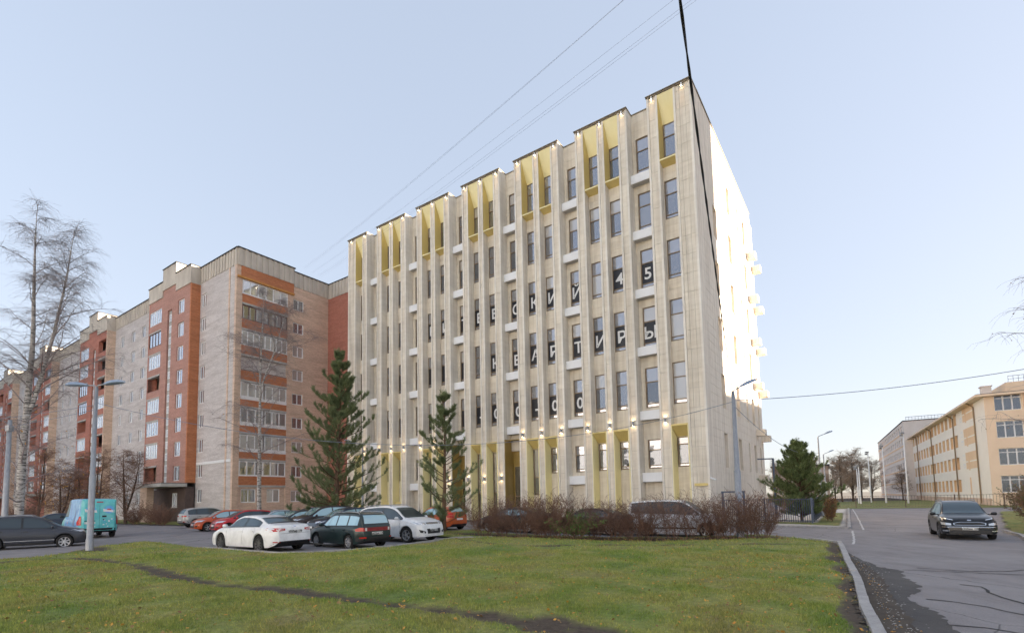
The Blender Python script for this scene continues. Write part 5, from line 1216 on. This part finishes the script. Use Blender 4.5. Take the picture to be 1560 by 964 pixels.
def tree(seed, h, tr, lean=(0, 0), first=.2, nb=36, ln=.32, up=.75, droop=.25, fork=None, twn=6, twl=.9, tw=.008, stems=1, dens=1.0, sway=.03):
    r = random.Random(seed); T = []; Bn = []; Tw = []
    tops = []
    base = Vector((0, 0, -.15)); p = base; d = Vector((lean[0], lean[1], 1)).normalized(); n = 14; pts = [(p.copy(), tr)]
    for i in range(n):
        d = (d+Vector((r.gauss(0, sway), r.gauss(0, sway), .06))).normalized(); q = p+d*(h/n); a, b = tr*(1-i/n)**.8, tr*(1-(i+1)/n)**.8+.012
        T.append((*p, *q, a if i else tr*1.25, b)); p = q; pts.append((p.copy(), b))
    lines = [pts]
    if fork:
        i0 = int(n*fork); p = pts[i0][0].copy(); rr0 = pts[i0][1]*.75; d = Vector((.2, .1, 1)).normalized(); ps = [(p.copy(), rr0)]; m = n-i0
        for i in range(m):
            d = (d+Vector((r.gauss(0, .04), r.gauss(0, .04), .08))).normalized(); q = p+d*(h*.95/n); a, b = rr0*(1-i/m)**.8, rr0*(1-(i+1)/m)**.8+.01; T.append((*p, *q, a, b)); p = q; ps.append((p.copy(), b))
        lines.append(ps)
    for pts in lines:
        m = len(pts)-1
        for k in range(int(nb*dens)):
            t = first+(1-first)*(k+r.random())/(nb*dens) if pts is lines[0] else r.uniform(.1, 1)
            f = min(t*m, m-.01); i = int(f); p = pts[i][0].lerp(pts[i+1][0], f-i); rad = pts[i][1]
            L = h*ln*(1-.72*t)*r.uniform(.7, 1.2); d = (rvec(r)*1.0+Vector((0, 0, up*r.uniform(.6, 1.3)))).normalized()
            br, de = grow(Bn, p, d, L, min(rad*.45, .010+L*.0095), .008, 6, .10, droop*.25, r)
            for j in range(1, 7):
                for _ in range(2 if j > 1 else 1):
                    e = (de*.6+rvec(r)*.9+Vector((0, 0, r.uniform(-.1, .5)))).normalized(); l2 = L*r.uniform(.22, .42)*(1.1-.08*j)
                    b2, d2 = grow(Bn, br[j], e, l2, .006+l2*.006, .005, 4, .13, droop*.6, r)
                    for q in b2[1:]:
                        for _ in range(twn//3):
                            e2 = (d2*.5+rvec(r)*.8+Vector((0, 0, r.uniform(-.3, .4)))).normalized(); grow(Tw, q, e2, twl*r.uniform(.4, 1), tw, tw*.6, 3, .15, droop*1.3, r)
    return T, Bn, Tw
def mktree(name, loc, label, cat='tree', group=None, barkm='birch', twm='btwig', rz=0, leaf=None, shared=None, **kw):
    root = empty(name, loc, rz, label, cat, group)
    if shared is None:
        T, Bn, Tw = tree(**kw)
        V, Fc = tubes(T, 9); tm = npmesh('trunk', V, Fc, MAT[barkm]); tm.polygons.foreach_set('use_smooth', [True]*len(tm.polygons))
        c1 = tubes(Bn, 4); c2 = tubes(Tw, 3); V, Fc = joinm([c1, c2]); cm_ = npmesh('crown', V, Fc, MAT[twm])
        lm_ = None
        if leaf:
            r = np.random.default_rng(1); tips = np.array([t[3:6] for t in Tw]); hz_ = tips[tips[:, 2] < leaf[2]]; hz_ = hz_[r.random(len(hz_)) < leaf[1]]
            s_ = leaf[3]*(.6+.8*r.random((len(hz_), 1))); a = r.normal(0, 1, (len(hz_), 3)); a /= np.linalg.norm(a, axis=1)[:, None]; b = np.cross(a, r.normal(0, 1, (len(hz_), 3))); b /= np.linalg.norm(b, axis=1)[:, None]
            V = np.stack([hz_-a*s_, hz_-b*s_*.6, hz_+a*s_, hz_+b*s_*.6], 1).reshape(-1, 3); lm_ = npmesh('leaves', V, np.arange(len(V)).reshape(-1, 4), MAT[leaf[0]])
        shared = (tm, cm_, lm_)
    inst('trunk', shared[0], root); inst('crown', shared[1], root)
    if shared[2]: inst('leaves', shared[2], root)
    return root, shared
mktree('birch_tree', (-29.2, 30, .2), 'tall leafless birch with pale trunk at the left edge, behind the grey crossover', seed=7, h=20.5, tr=.23, lean=(.02, 0), first=.10, nb=34, ln=.20, up=1.05, droop=.36, fork=.42, twn=8, twl=1.3, tw=.0048, sway=.018, leaf=('leaf_or', .035, 9, .055))
mktree('birch_tree', (-23.2, 46.5, .2), 'slim white-stemmed birch in front of the apartment block balconies', seed=21, h=22, tr=.20, lean=(-.03, 0), first=.2, nb=30, ln=.25, up=.8, droop=.3, fork=.62, twn=8, twl=1.0, tw=.0062, sway=.015, leaf=('leaf_or', .02, 11, .06))
mktree('birch_tree', (26.0, 21.6, .1), 'bare birch outside the right edge whose twigs hang into view', seed=33, h=15, tr=.2, first=.25, nb=30, ln=.33, up=.5, droop=.4, twn=5, twl=1.0, tw=.0045, leaf=('leaf_br', .05, 16, .04))
mktree('bare_tree', (-41.5, 54.5, .2), 'small bare multi-stemmed tree left of the apartment block entrance', seed=5, h=7.8, tr=.16, first=.12, nb=20, ln=.45, up=.9, droop=.05, fork=.15, twn=3, twl=.8, tw=.010, barkm='bark', twm='twig')
for i, (x, y, h, sd_) in enumerate(((-47, 55, 7.5, 41), (-50, 61, 9, 42), (-42, 47, 5.5, 43), (-56, 60, 9, 44))):
    mktree('bare_tree', (x, y, .2), ['rounded brown bare tree behind the turquoise van', 'bare tree near the apartment wall, behind the turquoise van', 'low bare tree with yellow leaves just left of the turquoise van', 'bare tree furthest left against the apartment wall'][i], group='bare trees by the apartment block', seed=sd_, h=h, tr=.14, first=.1, nb=16, ln=.5, up=.7, droop=.1, fork=.2, twn=3, twl=1.0, tw=.010, barkm='bark', twm='twig', leaf=('leaf_or' if i != 1 else 'leaf_ol', .05, 9, .07))
# far bare trees down the road
sh = {}
for i, (x, y, s_) in enumerate(((70, 108, 1), (75, 112, 1.05), (79, 118, 1.15), (83.5, 118, .95), (66, 115, .9), (88, 128, 1), (62, 120, .95), (86, 112, .7), (57, 122, .9), (72, 124, 1.1), (80, 126, 1.0))):
    k = i % 3; rt, shx = mktree('bare_tree', (x, y, 0), 'brown bare tree in the distant row beyond the road, %s planted' % ['leftmost front', 'second front', 'third front', 'fourth front', 'behind the round pine', 'rearmost right', 'rearmost left', 'small right', 'far left', 'middle back', 'right back'][i], group='distant bare trees', shared=sh.get(k), rz=i*1.9, seed=60+k, h=11, tr=.2, first=.12, nb=20, ln=.46, up=.9, droop=.02, fork=.2, twn=3, twl=1.2, tw=.022, barkm='bark', twm='fartwig'); sh[k] = shx; rt.scale = (s_*.88, s_*.88, s_*.88)
def pine(name, loc, h, wid, label, seed, base=.12, dens=1.0, nl=.11, nw=.012, mat='needle', open_=1.0, needles=26, gap=.03):
    r = random.Random(seed); root = empty(name, loc, 0, label, 'tree'); T = []; Bn = []; tips = []
    n = 12; p = Vector((0, 0, -.15)); d = Vector((0, 0, 1)); pts = [p.copy()]; tr = .012*h+.03
    for i in range(n):
        d = (d+Vector((r.gauss(0, .02), r.gauss(0, .02), .1))).normalized(); q = p+d*(h/n); T.append((*p, *q, tr*(1-i/n)+.01, tr*(1-(i+1)/n)+.01)); p = q; pts.append(p.copy())
    z = base*h; 
    while z < h*.985:
        t = z/h; L0 = wid*((1-t)**.85*1.12+.04)*(.72+.28*min(1, max(0, t-base)*4.5)); nbr = int((5+r.random()*3)*dens)
        a0 = r.uniform(0, 6.28)
        for k in range(nbr):
            a = a0+6.283*k/nbr+r.uniform(-.3, .3); L = L0*r.choice((.45, .7, .85, 1., 1.1, 1.25))*r.uniform(.85, 1.1); f = min(t*n, n-.01); i = int(f); p = pts[i].lerp(pts[i+1], f-i)+Vector((0, 0, r.uniform(-.55, .55)*(h*gap+.1)))
            d = Vector((math.cos(a), math.sin(a), .12+.75*t)).normalized(); br, de = grow(Bn, p, d, L, .012+.012*L, .007, 6, .06, -.10, r)
            for j in range(2, 7):
                for sg in (-1, 1):
                    if r.random() > .82*open_: continue
                    sd_ = Vector((-de.y, de.x, 0)).normalized()*sg; e = (de*.9+sd_*r.uniform(.5, 1)+Vector((0, 0, r.uniform(.3, 1.0)))).normalized(); l2 = L*.26*r.uniform(.5, 1.1)*(1.15-.1*j)+.12
                    b2, d2 = grow(Bn, br[j], e, l2, .008, .005, 3, .08, -.2, r)
                    for q0, q1 in zip(b2[:-1], b2[1:]): tips.append((q0, q1))
            for q0, q1 in zip(br[4:-1], br[5:]): tips.append((q0, q1))
            e = (de+Vector((0, 0, .9))).normalized(); tips.append((br[-1], br[-1]+e*.22))
        z += h*gap*r.uniform(.7, 1.4)+.1
    for k in range(7): tips.append((Vector((0, 0, h*.94+k*.0)), Vector((r.uniform(-.2, .2), r.uniform(-.2, .2), h*1.0))+Vector((0, 0, r.uniform(0, .25)))))
    V, Fc = tubes(T, 8); inst('trunk', npmesh('trunk', V, Fc, MAT['pinebark']), root); V, Fc = tubes(Bn, 3); inst('branches', npmesh('branches', V, Fc, MAT['pinebark']), root)
    g = np.random.default_rng(seed); Q0 = np.array([q[0] for q in tips]); Q1 = np.array([q[1] for q in tips]); m = len(tips); k = needles
    t = g.random((m, k, 1)); P = Q0[:, None]+(Q1-Q0)[:, None]*t; ax = (Q1-Q0); ax /= np.linalg.norm(ax, axis=1)[:, None]+1e-9
    rd = g.normal(0, 1, (m, k, 3)); rd -= (rd*ax[:, None]).sum(-1, keepdims=True)*ax[:, None]; rd /= np.linalg.norm(rd, axis=-1, keepdims=True)+1e-9
    nd = rd*.8+ax[:, None]*.75+np.array([0, 0, .15]); nd /= np.linalg.norm(nd, axis=-1, keepdims=True); sdv = np.cross(nd, g.normal(0, 1, (m, k, 3))); sdv /= np.linalg.norm(sdv, axis=-1, keepdims=True)
    L = nl*(.7+.6*g.random((m, k, 1))); N = np.stack([P-sdv*nw, P+sdv*nw, P+nd*L], 2).reshape(-1, 3)
    inst('crown', npmesh('crown', N, np.arange(len(N)).reshape(-1, 3), MAT[mat]), root); return root
pine('pine_tree', (-12.9, 37.2, .2), 13.2, 3.7, 'tall dense dark pine standing behind the parked cars', 3, .06, 1.2, .22, .013, 'needle', .85, 34, .034)
pine('pine_tree', (-3.85, 28.4, .3), 7.9, 2.35, 'slender open pine on the lawn corner in front of the orange hatchback', 9, .10, .85, .17, .009, 'needle', .65, 30, .046)
pine('pine_tree', (21.3, 37.6, .1), 5.9, 2.5, 'rounded young pine inside the grey bar fence', 14, .08, 1.5, .17, .014, 'needle2', 1.0, 28, .034)
# hedge shrubs
def shrub_mesh(seed, h, n, mat, spread=.5, leaf=None, tw=.008, nl=0, lsize=.04):
    r = random.Random(seed); Bn = []; tips = []
    for k in range(n):
        a = r.uniform(0, 6.283); p = Vector((math.cos(a)*r.uniform(0, .28), math.sin(a)*r.uniform(0, .28), -.05)); d = (Vector((math.cos(a), math.sin(a), 0))*r.uniform(.1, spread*1.6)+Vector((0, 0, 1))).normalized()
        L = h*r.uniform(.55, .95); br, de = grow(Bn, p, d, L, .013, .006, 5, .12, -.05, r)
        for j in range(1, 6):
            for _ in range(3):
                e = (de*.6+rvec(r)*.75+Vector((0, 0, r.uniform(0, .7)))).normalized(); l2 = h*r.uniform(.14, .36); b2, d2 = grow(Bn, br[j], e, l2, tw, tw*.6, 3, .18, .0, r)
                for q in b2[1:]:
                    for _ in range(2): e2 = (d2*.6+rvec(r)*.8+Vector((0, 0, r.uniform(-.1, .6)))).normalized(); b3, _d = grow(Bn, q, e2, h*r.uniform(.06, .16), tw*.7, tw*.5, 2, .2, 0, r); tips += b3[1:]
    V, Fc = tubes(Bn, 3); me = npmesh('stems', V, Fc, MAT[mat]); lm_ = None
    if leaf:
        g = np.random.default_rng(seed); q = np.array(tips); q = q[g.random(len(q)) < nl]; m = len(q); s_ = lsize*(.6+.8*g.random((m, 1))); a = g.normal(0, 1, (m, 3)); a /= np.linalg.norm(a, axis=1)[:, None]; b = np.cross(a, g.normal(0, 1, (m, 3))); b /= np.linalg.norm(b, axis=1)[:, None]
        W = np.stack([q-a*s_, q-b*s_*.6, q+a*s_, q+b*s_*.6], 1).reshape(-1, 3); lm_ = npmesh('leaves', W, np.arange(len(W)).reshape(-1, 4), MAT[leaf])
    return me, lm_
def put_shrub(name, ms, x, y, z, rz, s_, label, group):
    root = empty(name, (x, y, z), rz, label, 'shrub', group); root.scale = s_; inst('stems', ms[0], root)
    if ms[1]: inst('leaves', ms[1], root)
hm = [shrub_mesh(100+i, 1.95, 15, 'twig', .55, 'leaf_br', .007, .015, .03) for i in range(3)]; hm.append(shrub_mesh(104, 1.9, 8, 'twig', .6, 'leaf_br', .007, .02, .03)); hg = shrub_mesh(110, 1.5, 14, 'twig', .5, 'leaf_gr', .008, .5, .045)
hp = [(-1.5, 26.3), (-.55, 25.6), (.4, 25.1), (1.35, 24.7), (2.3, 24.45), (3.0, 24.0), (3.9, 24.35), (4.8, 24.2), (5.7, 24.05), (6.55, 24.2), (7.4, 23.9), (8.3, 24.0), (9.2, 23.75), (10.05, 23.85), (10.9, 23.6), (11.75, 24.1), (1.9, 25.3), (6.2, 24.7), (9.6, 24.5)]
rs = random.Random(2); hp.sort(); words = ['first', 'second', 'third', 'fourth', 'fifth', 'sixth', 'seventh', 'eighth', 'ninth', 'tenth', 'eleventh', 'twelfth', 'thirteenth', 'fourteenth', 'fifteenth', 'sixteenth', 'seventeenth', 'eighteenth', 'nineteenth']
for i, (x, y) in enumerate(hp):
    gr = abs(x-3.0) < .05; s_ = rs.uniform(.88, 1.12)
    put_shrub('hedge_shrub', hg if gr else (hm[3] if 6 < x < 9.9 and y > 23.7 else hm[i % 3]), x, y, lz(x, y)-.02, rs.uniform(0, 6.28), (s_*1.05, s_*1.05, s_*rs.uniform(.9, 1.08)), 'still green leafy shrub in the middle of the bare hedge' if gr else 'leafless brown hedge shrub, %s from the orange hatchback end' % words[i], 'shrubs of the bare hedge')
bmz = [shrub_mesh(120+i, 2.3, 18, 'twig', .7, 'leaf_ol' if i else 'leaf_br', .009, .45, .05) for i in range(2)]
bp = [(25.6, 24.4), (27.6, 26.2), (27.2, 23.5), (30.0, 28.2), (30.2, 25.6), (33, 31), (25.4, 22.6), (36, 34.5), (40, 38.5), (33.5, 28.6)]
for i, (x, y) in enumerate(bp): put_shrub('bush', bmz[i % 2], x, y, .08, i*1.3, (1.15, 1.15, .95+.12*(i % 3)), '%s bush back from the road in the thicket right of the black crossover' % words[i], 'bushes on the right verge')
bb = shrub_mesh(130, 1.5, 10, 'twig', .35, 'leaf_br', .008, .6, .05); by = shrub_mesh(131, 1.4, 10, 'twig', .35, 'leaf_or', .008, .5, .045)
for i, (x, y) in enumerate(((22.6, 36.3), (23.6, 37.9), (24.8, 39.8))): put_shrub('red_shrub', by if i == 1 else bb, x, y, .05, i, (.7, .7, 1.1), ['rust-red shrub on the strip outside the bar fence, nearest the corner post', 'yellow-orange shrub between two rust-red ones outside the bar fence', 'rust-red shrub outside the bar fence, furthest from the corner post'][i], 'shrubs outside the bar fence')
bv = shrub_mesh(140, 2.2, 16, 'twig', .8, None, .012)
for i, (x, y, s_) in enumerate(((-35.5, 50.2, 1.0), (-33.6, 48.8, .9), (-39, 52.6, 1.0), (-44, 51, 1.1), (-36.5, 46, .5), (-50, 52, 1.2), (-46, 47, 1))): put_shrub('bare_bush', bv, x, y, .2, i*2.1, (s_, s_, s_), ['spreading bare bush against the dark porch wall', 'bare bush left of the silver crossover', 'bare bush beside the porch pier', 'bare bush just right of the turquoise van roof', 'tiny bare bush at the asphalt edge near the porch', 'bare bush behind the turquoise van, at its left', 'bare bush hidden behind the turquoise van'][i], 'bare bushes by the apartment block')
# clipped dark green hedge below the left trees
# ------------------------------------------------------------------ street furniture
def cobra(m, x, y, z, dx, dy, L=.9, rise=.22):
    """lamp arm with flat tapering head"""
    d = Vector((dx, dy, 0)).normalized(); a = Vector((x, y, z)); b = a+d*L*.55+Vector((0, 0, rise*.7)); return a, b, d
def lamp(name, loc, h, arms, label, r0=.11, r1=.06, body='galv', head='bluegrey', L=1.1, hs=1.0, rise=.25):
    root = empty(name, loc, 0, label, 'street lamp', 'street lamps')
    m_ = MB(); m_.lathe([(r0*1.15, -.1), (r0*1.15, .5), (r0, .52), (r0*.94, h*.45), (r0*.78, h*.452), (r1, h), (0, h)], 12); m_.obj('pole', MAT[body], root, True)
    for ang in arms:
        d = Vector((math.cos(ang), math.sin(ang), 0)); t0 = Vector((0, 0, h-.05))
        m_ = MB(); m_.tube([t0, t0+Vector((0, 0, .12))+d*.08, t0+d*L+Vector((0, 0, .12+rise))], .03, 8); m_.obj('arm', MAT[body], root, True)
        e = t0+d*L+Vector((0, 0, .12+rise)); m_ = MB(); sl_ = rise/L; sdv = Vector((-d.y, d.x, 0)); P = []
        for q, w_, hh in ((0, .05, .04), (.12, .09, .07), (.35, .14, .10), (.62, .13, .09), (.80, .05, .04)):
            c_ = e+d*q*hs+Vector((0, 0, q*hs*sl_)); P.append([c_+sdv*w_*hs, c_+sdv*w_*.6*hs+Vector((0, 0, hh*hs)), c_-sdv*w_*.6*hs+Vector((0, 0, hh*hs)), c_-sdv*w_*hs, c_-sdv*w_*.7*hs-Vector((0, 0, .03)), c_+sdv*w_*.7*hs-Vector((0, 0, .03))])
        for i in range(4):
            for j in range(6): m_.poly([P[i][j], P[i][(j+1) % 6], P[i+1][(j+1) % 6], P[i+1][j]])
        m_.poly(P[0][::-1]); m_.poly(P[4]); fixn(m_.obj('lamp_head', MAT[head], root, True).data)
    return root
lamp('street_lamp', (-17.85, 21.5, .28), 7.0, (R(176), R(-10)), 'twin-arm galvanised street lamp on the lawn edge at left', .12, .065, L=.4, rise=.02, hs=1.25)
lamp('street_lamp', (11.0, 24.75, .1), 7.1, (R(22),), 'single-arm galvanised street lamp at the right end of the hedge', .16, .08, L=.5, rise=.2, hs=1.35)
lamp('street_lamp', (-14.5, 49.0, .2), 7.4, (R(180),), 'single-arm street lamp behind the big pine by the brick end wall', .11, .06, L=1.0)
lamp('street_lamp', (27.0, 44.4, 0), 7.0, (R(20),), 'street lamp rising behind the round pine inside the yard', .09, .05, L=.9, hs=1.1)
lamp('street_lamp', (37.0, 60, 0), 6.6, (R(20),), 'shorter street lamp further down the yard, right of the round pine', .10, .06, L=.9)
lamp('street_lamp', (49.7, 87, 0), 5.6, (R(180),), 'small far lamp post with left-pointing head beyond the fence', .08, .05, L=1.5, rise=0)
for i, (x, y, h) in enumerate(((60.2, 88, 6.6), (62.6, 92, 6.6), (68, 96.5, 9.6), (66.8, 91, 10.2), (66.5, 85.5, 11.9))):
    root = empty('floodlight_mast', (x, y, 0), 0, ['pale short lamp mast at the far road, left of a twin', 'pale short lamp mast at the far road, right of a twin', 'pale floodlight mast beyond the fence, leftmost of three tall ones', 'pale floodlight mast beyond the fence, middle of three tall ones', 'pale floodlight mast beyond the fence, tallest and nearest the school'][i], 'mast', 'masts along the far road')
    m_ = MB(); m_.lathe([(.14, 0), (.07, h), (0, h)], 8); m_.obj('pole', MAT['white'], root, True); m_ = MB(); m_.box(-.45, .1, -.15, .15, h-.15, h+.12); m_.box(-.3, .25, .2, .45, h-.5, h-.2); m_.obj('floodlight', MAT['galv'], root)
root = empty('utility_pole', (-26.5, 26.5, .2), 0, 'grey concrete utility pole beside the pale birch trunk at far left', 'pole'); m_ = MB(); m_.lathe([(.15, 0), (.09, 6.6), (0, 6.6)], 10); m_.obj('pole', MAT['galv'], root, True); m_ = MB(); m_.box(-.10, .10, -.14, .14, 6.0, 6.3); m_.obj('junction_box', MAT['galv'], root)
# bar fences
def barfence(name, P, h, step, bar, mat, label, posts=2.4, bottom=.12):
    root = empty(name, (P[0][0], P[0][1], 0), 0, label, 'fence'); o0 = Vector((P[0][0], P[0][1], 0)); bm_ = MB(); bm_.box(-bar, bar, -bar, bar, bottom, h); bme_ = bm_.mesh('bar', MAT[mat]); pm2 = MB(); pm2.box(-.045, .045, -.045, .045, 0, h+.05); pme = pm2.mesh('post', MAT[mat]); cnt = 0; rest = MB()
    for i in range(len(P)-1):
        a = Vector((*P[i], 0))-o0; b = Vector((*P[i+1], 0))-o0; L = (b-a).length; d = (b-a)/L; ang = math.atan2(d.y, d.x)
        for z in (h-.04, bottom+.1):
            m_ = MB(); m_.box(0, L, -.02, .02, z-.02, z+.02); m_.obj('rail', MAT[mat], root, loc=a, rot=(0, 0, ang))
        n = max(1, round(L/posts)); 
        for k in range(n+1): inst('post', pme, root, a+(b-a)*k/n, (0, 0, ang))
        n = int(L/step)
        for k in range(1, n):
            q = a+(b-a)*k/n
            if cnt < 300: inst('bar', bme_, root, q, (0, 0, ang)); cnt += 1
            else: rest.box(q.x-bar, q.x+bar, q.y-bar, q.y+bar, bottom, h)
    if rest.v: tag(rest.obj('bars', MAT[mat], root), kind='stuff')
    return root
barfence('bar_fence', [(14.0, 36.2), (18.6, 37.6), (20.3, 34.6), (33.5, 54.5)], 1.75, .16, .014, 'fence', 'blue-grey vertical bar fence around the yard by the building corner', 2.3)
barfence('road_fence', [(36, 72), (49.4, 64), (53, 61), (66, 56)], 1.55, .3, .012, 'fence_br', 'brown low bar fence crossing the end of the road', 4.5, .1)
def gate(name, x0, y0, x1, y1, h, label, half=False):
    root = empty(name, (x0, y0, 0), 0, label, 'gate'); d = Vector((x1-x0, y1-y0, 0)); m_ = MB(); m_.box(-.06, .06, -.06, .06, 0, h); m_.obj('post', MAT['fence'], root)
    if not half: m_ = MB(); m_.box(-.06, .06, -.06, .06, 0, h); m_.obj('post', MAT['fence'], root, loc=d)
    m_ = MB(); m_.box(-.06, d.length+.06, -.05, .05, h, h+.1); m_.obj('beam', MAT['fence'], root, rot=(0, 0, math.atan2(d.y, d.x)))
gate('gate_frame', 14.5, 35.1, 16.1, 35.4, 2.25, 'blue-grey gate frame by the building corner behind the lamp post')
gate('entrance_post', 22.0, 42.6, 20.9, 42.9, 5.0, 'tall blue-grey post with short arm standing inside the yard', True)
root = empty('notice_board', (31.5, 51.8, 0), R(-30), 'white notice panel on posts at the far end of the bar fence', 'sign'); m_ = MB(); m_.box(-.5, .5, -.03, .03, 1.9, 3.2); m_.obj('panel', MAT['white'], root); m_ = MB(); m_.box(-.5, -.42, -.05, .05, 0, 1.9); m_.box(.42, .5, -.05, .05, 0, 1.9); m_.obj('post', MAT['fence'], root)
# ------------------------------------------------------------------ wires
def wire(name, a, b, sag, rad, label, n=24, mat='wire', group='overhead wires', twist=False):
    a, b = Vector(a), Vector(b); P = [a.lerp(b, i/n)-Vector((0, 0, 4*sag*(i/n)*(1-i/n))) for i in range(n+1)]
    m_ = MB()
    if twist:
        for ph in (0, math.pi):
            m_.tube([p+Vector((math.cos(i*1.25+ph)*rad*.75, 0, math.sin(i*1.25+ph)*rad*.75)) for i, p in enumerate(P)], rad*.8, 6)
    else: m_.tube(P, rad, 5)
    return tag(m_.obj(name, MAT[mat], None, True), label, 'cable', group)
wire('thick_cable', (1.45, 4.2, 8.35), (11.0, 24.75, 7.05), .35, .0145, 'thick twisted black cable dropping from the top edge to the right street lamp', 60, 'cable', twist=True)
wire('overhead_wire', (11.0, 24.75, 6.75), (27, 22.2, 8.1), .35, .016, 'grey cable from the right street lamp to beyond the right edge', 20)
wire('overhead_wire', (11.0, 24.75, 6.7), (-17.85, 21.5, 6.6), 2.0, .012, 'long sagging cable between the right and the left street lamps', 30)
wire('overhead_wire', (11.0, 24.75, 6.5), (27.0, 44.4, 5.6), .9, .014, 'cable from the right street lamp down to the lamp behind the round pine', 16)
wire('overhead_wire', (-17.85, 21.5, 6.5), (-60, 40, 9.5), .8, .012, 'cable running left from the twin-arm street lamp', 20)
wire('overhead_wire', (-17.85, 21.5, 6.3), (-60, 42, 8.6), .9, .012, 'second lower cable running left from the twin-arm street lamp', 20)
for i, (px0, px1, lb) in enumerate((((-27.6, 66, 33.6), (3.4, 20.5, 22.4), 'uppermost'), ((-27.4, 66, 33.5), (3.55, 20.5, 22.5), 'second'), ((-26.5, 66, 32.9), (5.55, 20.5, 22.5), 'third'), ((-25.6, 66, 32.5), (6.25, 20.5, 22.45), 'fourth'), ((-25.3, 66, 32.4), (6.4, 20.5, 22.4), 'lowest'))):
    a, b = Vector(px0), Vector(px1); wire('overhead_wire', a, a+(b-a)*1.25, .5, .005, '%s of the thin wires crossing the sky above the buildings' % lb, 16)
